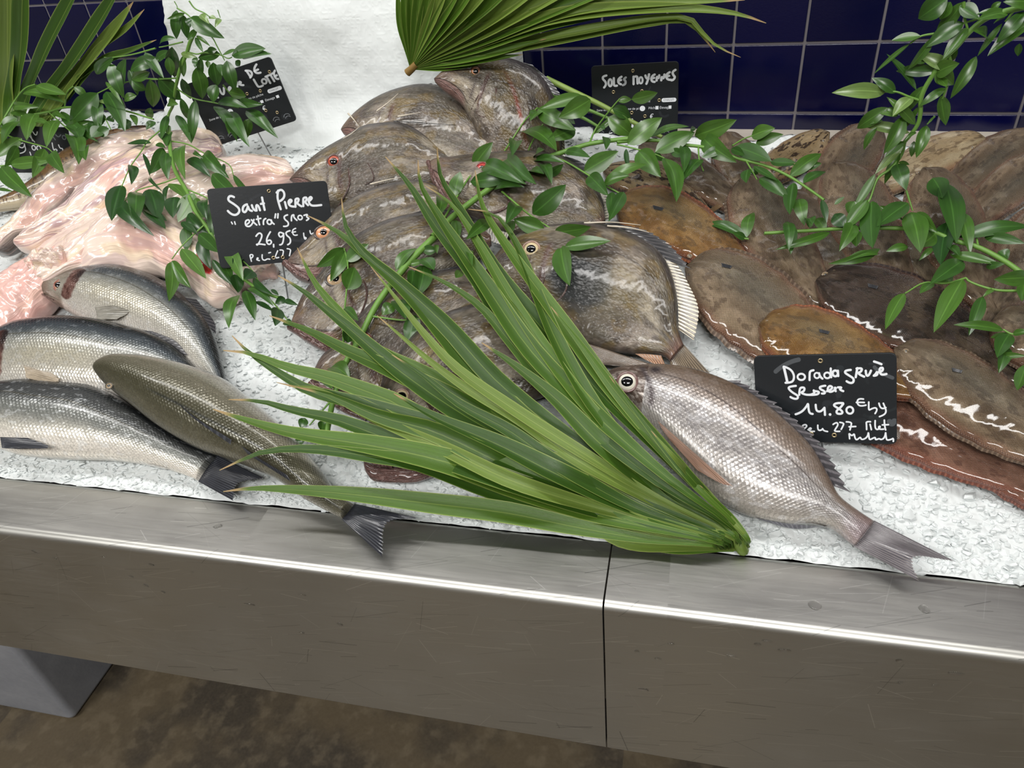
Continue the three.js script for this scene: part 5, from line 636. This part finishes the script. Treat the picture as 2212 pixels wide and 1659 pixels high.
vB
  .leaf(940, 115, 940, 440, 105, 2).leaf(1000, 160, 1060, 430, 95, 2).leaf(1030, 150, 830, 215, 42, 0).leaf(1090, 200, 1480, 430, 135, 2).leaf(1070, 200, 1100, 310, 60, 4).leaf(1160, 330, 1060, 450, 60, 0)
  .leaf(930, 430, 750, 500, 60, 2).leaf(890, 525, 920, 870, 135, 4).leaf(860, 570, 720, 700, 85, 2).leaf(850, 640, 885, 850, 95, 0).leaf(740, 660, 420, 800, 130, 2).leaf(590, 590, 800, 880, 105, 2)
  .leaf(740, 870, 990, 1120, 165, 2).leaf(640, 810, 440, 890, 105, 0).leaf(440, 900, 600, 1010, 110, 2).leaf(640, 890, 680, 1200, 140, 1).leaf(1020, 620, 1020, 860, 75, 0).leaf(990, 600, 1170, 640, 60, 3)
  .leaf(1430, 605, 1180, 650, 110, 2).leaf(1390, 555, 1280, 580, 64, 2).leaf(1590, 550, 1450, 620, 40, 0).leaf(1560, 620, 1940, 545, 150, 2).leaf(1680, 660, 2010, 605, 100, 2).leaf(1160, 760, 1230, 1110, 155, 0)
  .leaf(1160, 640, 1150, 760, 60, 2).leaf(1220, 650, 1220, 850, 72, 2).leaf(1350, 700, 1400, 960, 135, 2).leaf(1390, 950, 1350, 1150, 135, 2).leaf(1500, 680, 1600, 1010, 140, 2).leaf(1430, 720, 1450, 850, 95, 2)
  .leaf(1290, 680, 1290, 760, 50, 1).leaf(1600, 680, 1650, 740, 70, 2).leaf(1000, 880, 1100, 1110, 90, 4).leaf(1530, 1030, 1720, 1080, 115, 1).leaf(1410, 1140, 1740, 1210, 115, 2).leaf(1640, 1150, 1910, 1170, 95, 2)
  .leaf(1360, 1190, 1620, 1590, 115, 2).leaf(1540, 1250, 1760, 1650, 140, 2).leaf(1720, 1240, 2080, 1550, 130, 2).leaf(1750, 1330, 1720, 1560, 110, 1).leaf(1530, 1330, 1530, 1510, 70, 1).leaf(1150, 1120, 1110, 1600, 112, 2)
  .leaf(940, 1290, 1110, 1610, 85, 2).leaf(990, 1100, 1060, 1330, 80, 2).leaf(850, 1150, 960, 1170, 90, 1).leaf(830, 1290, 770, 1560, 85, 2).leaf(1210, 160, 1310, 270, 70, 3).leaf(1430, 210, 1370, 310, 56, 3)
  .leaf(1300, 200, 1390, 210, 60, 3).leaf(1160, 400, 1320, 520, 40, 1).leaf(1150, 420, 1240, 590, 50, 2);
vB.frame(220, 280, 0.26528, (x, y) => lerp(0.13, 0.075, clamp((y - 450) / 220)));
vB.stem(0.0035, 545, -20, 560, 180, 600, 340, 690, 500, 770, 680, 860, 800, 960, 980, 1060, 1120, 1150, 1210, 1330, 1330, 1450, 1370).stem(0.0012, 470, 10, 370, 100, 320, 180, 240, 290, 200, 370, 160, 470).stem(0.0012, 610, 395, 480, 440, 290, 495, 230, 550, 160, 600).stem(0.0012, 570, 95, 700, 120, 830, 190, 1040, 290, 1070, 370).stem(0.0012, 700, 490, 860, 560, 1000, 680, 1025, 715).stem(0.0012, 830, 780, 650, 950, 570, 1055).stem(0.0012, 945, 945, 1080, 1020, 1210, 1130, 1330, 1340).stem(0.0012, 1330, 1340, 1440, 1460, 1520, 1560);
vB
  .leaf(400, 110, 205, 115, 62, 4).leaf(335, 195, 390, 380, 32, 4).leaf(395, 385, 500, 510, 26, 4).leaf(240, 290, 240, 450, 68, 4).leaf(155, 455, 80, 745, 132, 4).leaf(390, 485, 460, 740, 142, 4)
  .leaf(290, 510, 270, 810, 112, 2).leaf(160, 600, 430, 870, 102, 4).leaf(330, 600, 520, 810, 105, 4).leaf(340, 640, 530, 745, 70, 4).leaf(500, 150, 395, 360, 92, 2).leaf(530, 190, 540, 410, 84, 2)
  .leaf(600, 150, 620, 260, 72, 2).leaf(670, 130, 680, 410, 88, 1).leaf(700, 240, 890, 390, 82, 4).leaf(750, 180, 840, 240, 30, 2).leaf(830, 200, 1040, 400, 112, 2).leaf(900, 360, 1160, 590, 104, 2)
  .leaf(1070, 370, 1280, 600, 42, 2).leaf(990, 280, 1000, 350, 25, 4).leaf(550, 440, 680, 560, 84, 1).leaf(550, 450, 520, 590, 40, 4).leaf(750, 520, 620, 755, 122, 1).leaf(590, 550, 580, 720, 115, 4)
  .leaf(760, 560, 830, 720, 84, 0).leaf(850, 570, 860, 740, 82, 4).leaf(900, 600, 900, 880, 112, 2).leaf(960, 650, 950, 740, 72, 2).leaf(700, 690, 860, 840, 92, 4).leaf(650, 750, 780, 850, 62, 4)
  .leaf(680, 790, 690, 990, 92, 2).leaf(790, 850, 950, 1000, 102, 2).leaf(800, 890, 890, 1140, 92, 4).leaf(650, 970, 850, 1215, 104, 1).leaf(570, 1070, 725, 1290, 92, 0).leaf(560, 1080, 545, 1400, 98, 1)
  .leaf(1020, 970, 1150, 1230, 104, 1).leaf(1130, 1050, 1080, 1130, 72, 4).leaf(1010, 730, 1030, 950, 52, 2).leaf(930, 800, 1050, 805, 22, 1).leaf(900, 1060, 1070, 1270, 62, 4).leaf(970, 1080, 1060, 1240, 74, 2)
  .leaf(1080, 1180, 1110, 1330, 92, 4).leaf(1230, 1150, 1160, 1220, 92, 4).leaf(1230, 1210, 1400, 1350, 52, 4).leaf(1110, 1350, 1035, 1620, 104, 0).leaf(1170, 1310, 1250, 1555, 88, 2).leaf(1190, 1290, 1400, 1440, 72, 2)
  .leaf(1250, 1400, 1400, 1480, 42, 4).leaf(1490, 1370, 1410, 1420, 62, 4).leaf(1490, 1390, 1600, 1430, 42, 4).leaf(1430, 1450, 1410, 1600, 92, 4).leaf(1380, 1300, 1440, 1350, 32, 4).leaf(1490, 1560, 1560, 1600, 62, 4)
  .leaf(560, 20, 530, 140, 70, 2).leaf(480, 30, 540, 120, 70, 2).leaf(440, 120, 520, 150, 40, 2);
// long thick-stemmed vine across the John Dory pile to the soles
const vC = vine('long vine with a thick stem running over the John Dory to the soles', 640, 480, 0.31342, (x, y) => lerp(0.115, 0.07, clamp((y - 600) / 320)));
vC.stem(0.0048, 980, 80, 830, 220, 700, 370, 560, 560, 470, 730, 410, 850, 330, 990, 260, 1200, 220, 1400, 195, 1590).stem(0.0014, 325, 830, 325, 690, 345, 480, 355, 290, 330, 180).stem(0.0013, 530, 650, 750, 675, 880, 660).stem(0.0012, 230, 1240, 170, 1310, 90, 1400);
vC
  .leaf(330, 180, 140, 310, 84, 0).leaf(340, 200, 235, 410, 92, 0).leaf(350, 270, 500, 150, 102, 0).leaf(350, 465, 400, 310, 125, 0).leaf(330, 590, 430, 680, 62, 0).leaf(355, 830, 360, 690, 84, 2)
  .leaf(420, 870, 400, 760, 40, 1).leaf(690, 330, 830, 180, 84, 0).leaf(780, 290, 880, 270, 40, 1).leaf(870, 250, 950, 330, 92, 2).leaf(870, 190, 975, 190, 62, 2).leaf(800, 330, 780, 470, 74, 2)
  .leaf(880, 300, 830, 520, 112, 2).leaf(670, 570, 590, 640, 84, 0).leaf(690, 540, 755, 670, 115, 2).leaf(820, 640, 770, 840, 104, 2).leaf(240, 1000, 370, 1080, 112, 1).leaf(200, 1080, 250, 1150, 62, 0)
  .leaf(60, 1350, 30, 1420, 62, 2).leaf(180, 1370, 180, 1450, 64, 0).leaf(30, 1450, 110, 1505, 62, 2).leaf(30, 1490, 20, 1545, 62, 2).leaf(320, 1040, 370, 1080, 62, 1);
vC.frame(940, 160, 0.27723, (x, y) => 0.118); vC.X.up = 0.022;
vC.stem(0.0046, -20, 1270, 130, 1120, 360, 940, 600, 770, 740, 690, 900, 640, 1130, 565, 1200, 545, 1515, 500).stem(0.0016, 60, 1140, 180, 940, 300, 770, 480, 670, 600, 510, 700, 360, 800, 260).stem(0.0015, 900, 640, 1010, 680, 1150, 760, 1310, 860, 1440, 930).stem(0.0015, 520, 915, 740, 1100, 930, 1230, 990, 1340).stem(0.0015, 1200, 545, 1250, 430, 1380, 260, 1440, 190).stem(0.0014, 700, 700, 740, 560, 840, 390);
vC
  .leaf(1150, 170, 820, 270, 92, 1).leaf(1210, 200, 960, 340, 132, 1).leaf(800, 270, 1100, 440, 122, 0).leaf(820, 300, 740, 365, 82, 0).leaf(940, 320, 1090, 390, 72, 2).leaf(690, 440, 950, 600, 145, 0)
  .leaf(1090, 430, 870, 520, 102, 0).leaf(640, 520, 600, 640, 92, 2).leaf(300, 720, 450, 530, 104, 0).leaf(540, 635, 790, 860, 122, 2).leaf(370, 700, 710, 860, 122, 2).leaf(275, 840, 640, 800, 112, 2)
  .leaf(460, 900, 700, 880, 72, 2).leaf(740, 750, 850, 780, 72, 2).leaf(640, 820, 740, 800, 60, 2).leaf(150, 950, 195, 760, 104, 0).leaf(760, 670, 1010, 690, 68, 2).leaf(870, 790, 1000, 700, 62, 2)
  .leaf(820, 700, 910, 860, 84, 2).leaf(760, 1090, 1020, 860, 152, 2).leaf(850, 1210, 610, 1130, 112, 0).leaf(630, 1020, 550, 1170, 102, 2).leaf(600, 1140, 600, 1250, 62, 2).leaf(930, 1230, 1215, 1190, 98, 0)
  .leaf(1005, 1350, 1370, 1300, 108, 0).leaf(980, 1340, 1050, 1650, 134, 0).leaf(400, 1170, 310, 1230, 82, 0).leaf(420, 1150, 240, 1290, 92, 0).leaf(160, 1140, 180, 1300, 76, 0).leaf(40, 960, 20, 1130, 84, 0)
  .leaf(1010, 600, 1210, 650, 76, 2).leaf(1160, 760, 1430, 600, 134, 0).leaf(1200, 790, 1350, 950, 112, 2).leaf(1315, 860, 1515, 790, 88, 0).leaf(1380, 920, 1360, 1110, 72, 2).leaf(1470, 920, 1350, 1150, 88, 2)
  .leaf(780, 640, 850, 590, 62, 2).leaf(1320, 490, 1330, 590, 56, 2).leaf(260, 1380, 290, 1500, 52, 0).leaf(200, 1530, 160, 1590, 62, 1).leaf(10, 1330, 15, 1400, 34, 0);
vC.X.up = 0; vC.frame(1240, 200, 0.24412, (x, y) => lerp(0.118, 0.1, clamp((x - 1300) / 200)));
vC.stem(0.0026, 380, 440, 470, 430, 740, 425, 960, 460, 1180, 490, 1440, 580, 1700, 650, 1900, 740, 2100, 870, 2212, 950).stem(0.0013, 380, 460, 470, 480, 700, 540, 800, 580).stem(0.0013, 1400, 470, 1500, 410, 1580, 380).stem(0.0012, 1100, 490, 1110, 600, 1145, 695).stem(0.0012, 1520, 600, 1620, 770);
vC
  .leaf(390, 75, 510, 60, 60, 1).leaf(510, 60, 740, 0, 92, 1).leaf(340, 140, 500, 220, 112, 2).leaf(300, 220, 510, 380, 155, 1).leaf(180, 365, 440, 150, 50, 1).leaf(475, 455, 780, 220, 152, 1)
  .leaf(240, 290, 270, 330, 42, 2).leaf(460, 500, 485, 680, 42, 4).leaf(570, 520, 770, 750, 152, 0).leaf(800, 580, 905, 970, 142, 0).leaf(720, 525, 1070, 350, 152, 0).leaf(680, 390, 1020, 300, 72, 0)
  .leaf(1070, 380, 1440, 240, 142, 1).leaf(1135, 390, 1440, 620, 152, 0).leaf(1030, 330, 1080, 320, 42, 2).leaf(970, 460, 970, 710, 92, 2).leaf(860, 510, 1000, 560, 72, 2).leaf(1120, 590, 975, 770, 122, 2)
  .leaf(1130, 575, 1380, 510, 84, 2).leaf(1390, 500, 1510, 555, 62, 2).leaf(700, 550, 790, 600, 82, 2).leaf(1425, 480, 1750, 610, 142, 2).leaf(1570, 385, 1780, 315, 112, 1).leaf(1610, 450, 1855, 370, 92, 0)
  .leaf(1740, 610, 1965, 620, 82, 2).leaf(1760, 640, 1960, 640, 62, 2).leaf(1590, 650, 1800, 780, 62, 2).leaf(1540, 680, 1525, 800, 82, 2).leaf(1560, 680, 1630, 720, 50, 2).leaf(1640, 760, 1900, 940, 112, 2)
  .leaf(1910, 740, 2190, 540, 112, 0).leaf(2040, 680, 2190, 625, 62, 2).leaf(2030, 800, 2230, 700, 92, 2).leaf(1940, 800, 1910, 1080, 102, 2).leaf(1990, 940, 2040, 1180, 112, 0).leaf(1890, 1150, 1900, 1400, 92, 2)
  .leaf(270, 800, 645, 635, 102, 1).leaf(2060, 1120, 2110, 1170, 90, 2);
const vS = vine('little sprig of two loose vine leaves lying on the brown soles', 1240, 200, 0.24412, 0.05);
vS.stem(0.0013, 1545, 1295, 1500, 1290, 1440, 1262);
vS
  .leaf(1530, 1280, 1160, 1160, 92, 2).leaf(1530, 1280, 1590, 1060, 102, 0).leaf(1515, 1290, 1400, 1240, 60, 2);
// vine hanging in from the upper right corner
const vD = vine('vine with long leaves hanging in from the upper right corner before the tiles', 1740, 0, 0.21338, 0.19);
vD.stem(0.0034, 2400, 20, 2212, 70, 2000, 120, 1820, 190, 1650, 330, 1530, 470, 1400, 600, 1300, 740, 1200, 910, 1165, 1020, 1165, 1120, 1135, 1260, 1000, 1440).stem(0.0018, 1600, 20, 1610, 170, 1645, 310).stem(0.0018, 1455, 570, 1480, 690, 1430, 880, 1385, 1000).stem(0.0015, 1165, 1020, 1050, 980, 920, 930, 800, 930).stem(0.0013, 1300, 340, 1160, 370, 1060, 440).stem(0.0012, 1310, 1175, 1230, 1260).stem(0.0014, 2100, 120, 2020, 220).stem(0.0014, 1780, 180, 1600, 235);
vD
  .leaf(1440, -20, 1140, 190, 200, 2).leaf(1600, 20, 1310, 370, 130, 0).leaf(1470, 20, 1360, 200, 120, 0).leaf(1560, 60, 1760, 180, 150, 2).leaf(1600, 230, 1220, 480, 150, 2).leaf(1640, 280, 1390, 600, 110, 0)
  .leaf(1300, 370, 1030, 710, 80, 0).leaf(1160, 360, 870, 410, 92, 0).leaf(1060, 440, 690, 750, 52, 0).leaf(1480, 690, 1130, 540, 122, 3).leaf(1320, 720, 915, 720, 112, 2).leaf(1220, 630, 1090, 640, 52, 0)
  .leaf(1320, 740, 1560, 640, 150, 1).leaf(1330, 700, 1500, 860, 150, 1).leaf(1730, 570, 1465, 1000, 112, 0).leaf(1120, 910, 820, 545, 82, 2).leaf(910, 940, 670, 790, 102, 2).leaf(800, 940, 265, 940, 142, 3)
  .leaf(1210, 870, 1000, 1160, 102, 0).leaf(1420, 890, 1150, 1080, 82, 0).leaf(1150, 1080, 1020, 1290, 50, 0).leaf(1350, 790, 1430, 880, 72, 1).leaf(1075, 990, 880, 1180, 125, 3).leaf(830, 1090, 520, 1300, 132, 0)
  .leaf(1110, 1260, 820, 980, 92, 1).leaf(940, 1160, 750, 1150, 102, 1).leaf(1050, 1345, 530, 1255, 98, 3).leaf(990, 1180, 790, 1560, 132, 0).leaf(720, 1290, 590, 1520, 72, 0).leaf(780, 1220, 650, 1260, 42, 0)
  .leaf(1370, 970, 1420, 1270, 112, 0).leaf(1225, 1270, 1120, 1600, 112, 0).leaf(1300, 1180, 1230, 1260, 22, 1).leaf(1000, 1430, 800, 1593, 82, 0).leaf(1120, 1340, 1000, 1430, 42, 0).leaf(1100, 1430, 1070, 1590, 62, 0)
  .leaf(1830, 390, 1690, 310, 112, 0).leaf(1990, 240, 1740, 570, 62, 0).leaf(1960, 110, 1740, 140, 62, 0).leaf(2050, 130, 1740, 200, 122, 0).leaf(1980, 20, 1870, 110, 62, 0).leaf(2300, 30, 2000, 20, 135, 0)
  .leaf(2212, 120, 1930, 440, 122, 2).leaf(2300, 220, 1840, 570, 134, 0).leaf(2170, 440, 2150, 570, 62, 2).leaf(2020, 180, 1900, 240, 62, 1).leaf(1540, 500, 1480, 620, 52, 0);
vD.frame(1600, 300, 0.33756, (x, y) => lerp(0.18, 0.1, clamp((y - 300) / 160)));
vD.stem(0.002, 1050, 20, 1030, 100, 960, 190, 880, 250, 830, 380).stem(0.0014, 1060, 330, 1100, 460).stem(0.0013, 830, 380, 760, 500, 720, 560);
vD
  .leaf(1045, 30, 860, 225, 58, 3).leaf(1020, 90, 920, 290, 50, 0).leaf(1000, 160, 1060, 330, 92, 2).leaf(1010, 150, 1080, 165, 24, 0).leaf(860, 225, 720, 460, 52, 0).leaf(830, 310, 715, 470, 42, 0)
  .leaf(810, 390, 650, 590, 84, 0).leaf(840, 400, 845, 700, 112, 2).leaf(720, 540, 630, 720, 84, 0).leaf(740, 590, 740, 690, 62, 0).leaf(730, 400, 690, 480, 74, 0).leaf(660, 560, 600, 480, 82, 4)
  .leaf(520, 390, 550, 540, 42, 4).leaf(1070, 410, 870, 560, 112, 2).leaf(890, 430, 1040, 520, 42, 0).leaf(1090, 470, 1150, 730, 132, 0).leaf(1110, 480, 1260, 600, 72, 0);
// vine lying in from the right edge over the soles
const vE = vine('dark long-leaved vine lying in from the right edge over the brown soles', 1600, 300, 0.33756, 0.09);
vE.stem(0.0032, 1960, 960, 1813, 870, 1700, 790, 1510, 690, 1380, 655, 1200, 590, 900, 570, 640, 575, 400, 590, 150, 605).stem(0.0018, 2000, 990, 1813, 975, 1620, 965, 1460, 910, 1440, 890).stem(0.0013, 1440, 890, 1310, 925, 1180, 920, 1050, 990).stem(0.0013, 1520, 690, 1500, 610, 1410, 470, 1320, 290).stem(0.0014, 1900, 1220, 1740, 1250, 1680, 1220).stem(0.0012, 1620, 965, 1550, 1010);
vE
  .leaf(1230, 250, 1290, 380, 112, 2).leaf(1310, 280, 1380, 670, 134, 2).leaf(1330, 530, 1280, 810, 112, 4).leaf(1410, 470, 1470, 740, 82, 0).leaf(1400, 630, 1850, 560, 92, 2).leaf(1560, 630, 1820, 670, 62, 2)
  .leaf(1250, 600, 1140, 690, 104, 0).leaf(1230, 700, 1140, 780, 34, 0).leaf(1070, 690, 930, 720, 52, 0).leaf(890, 705, 560, 800, 58, 0).leaf(880, 740, 640, 800, 42, 0).leaf(570, 600, 220, 710, 52, 0)
  .leaf(300, 530, 320, 740, 72, 2).leaf(540, 590, 480, 510, 62, 0).leaf(440, 570, 420, 510, 42, 0).leaf(600, 420, 665, 370, 26, 0).leaf(1330, 680, 1400, 750, 52, 2).leaf(1340, 740, 1660, 800, 62, 0)
  .leaf(1420, 780, 1210, 930, 104, 2).leaf(1350, 920, 1280, 870, 72, 0).leaf(1230, 920, 1145, 990, 52, 0).leaf(1045, 990, 925, 1220, 76, 1).leaf(1420, 900, 1235, 1240, 112, 1).leaf(1550, 1010, 1460, 1260, 72, 2)
  .leaf(1680, 1225, 1360, 1190, 58, 0).leaf(1620, 960, 1550, 1010, 30, 1).leaf(1600, 1270, 1720, 1240, 30, 0).leaf(1720, 1250, 1640, 1400, 92, 2).leaf(1700, 1330, 1650, 1500, 72, 2).leaf(1640, 1390, 1830, 1390, 36, 0)
  .leaf(1740, 1250, 1850, 1230, 42, 0).leaf(1830, 1440, 1770, 1610, 74, 0).leaf(1850, 890, 1620, 900, 92, 0).leaf(1650, 720, 1710, 770, 74, 2).leaf(1570, 820, 1690, 800, 42, 2).leaf(1813, 930, 1800, 1040, 62, 0);
// bare green stalks behind the pile
{
  const t = thing('leaf_stalk', 'bare green stalks slanting from the topmost John Dory past the Soles tag', 'stalk'), q = (x, y, d) => at(x, y, WALL.depth(x, y, d));
  part(t, 'stalk', tube([q(1180, 170, 0.11), q(1245, 201, 0.12), q(1297, 226, 0.13), q(1360, 260, 0.14), q(1430, 296, 0.15)], 0.0045, 0.0028, 9), phys({ color: hex(132, 158, 76), roughness: 0.45 }));
  part(t, 'stalk', tube([q(1180, 196, 0.10), q(1230, 222, 0.105), q(1278, 240, 0.11), q(1330, 262, 0.115)], 0.0034, 0.002, 8), stemMat); part(t, 'stalk', tube([q(1230, 244, 0.10), q(1260, 255, 0.1), q(1300, 278, 0.105)], 0.003, 0.002, 8), stemMat);
}
renderer.render(scene, camera);
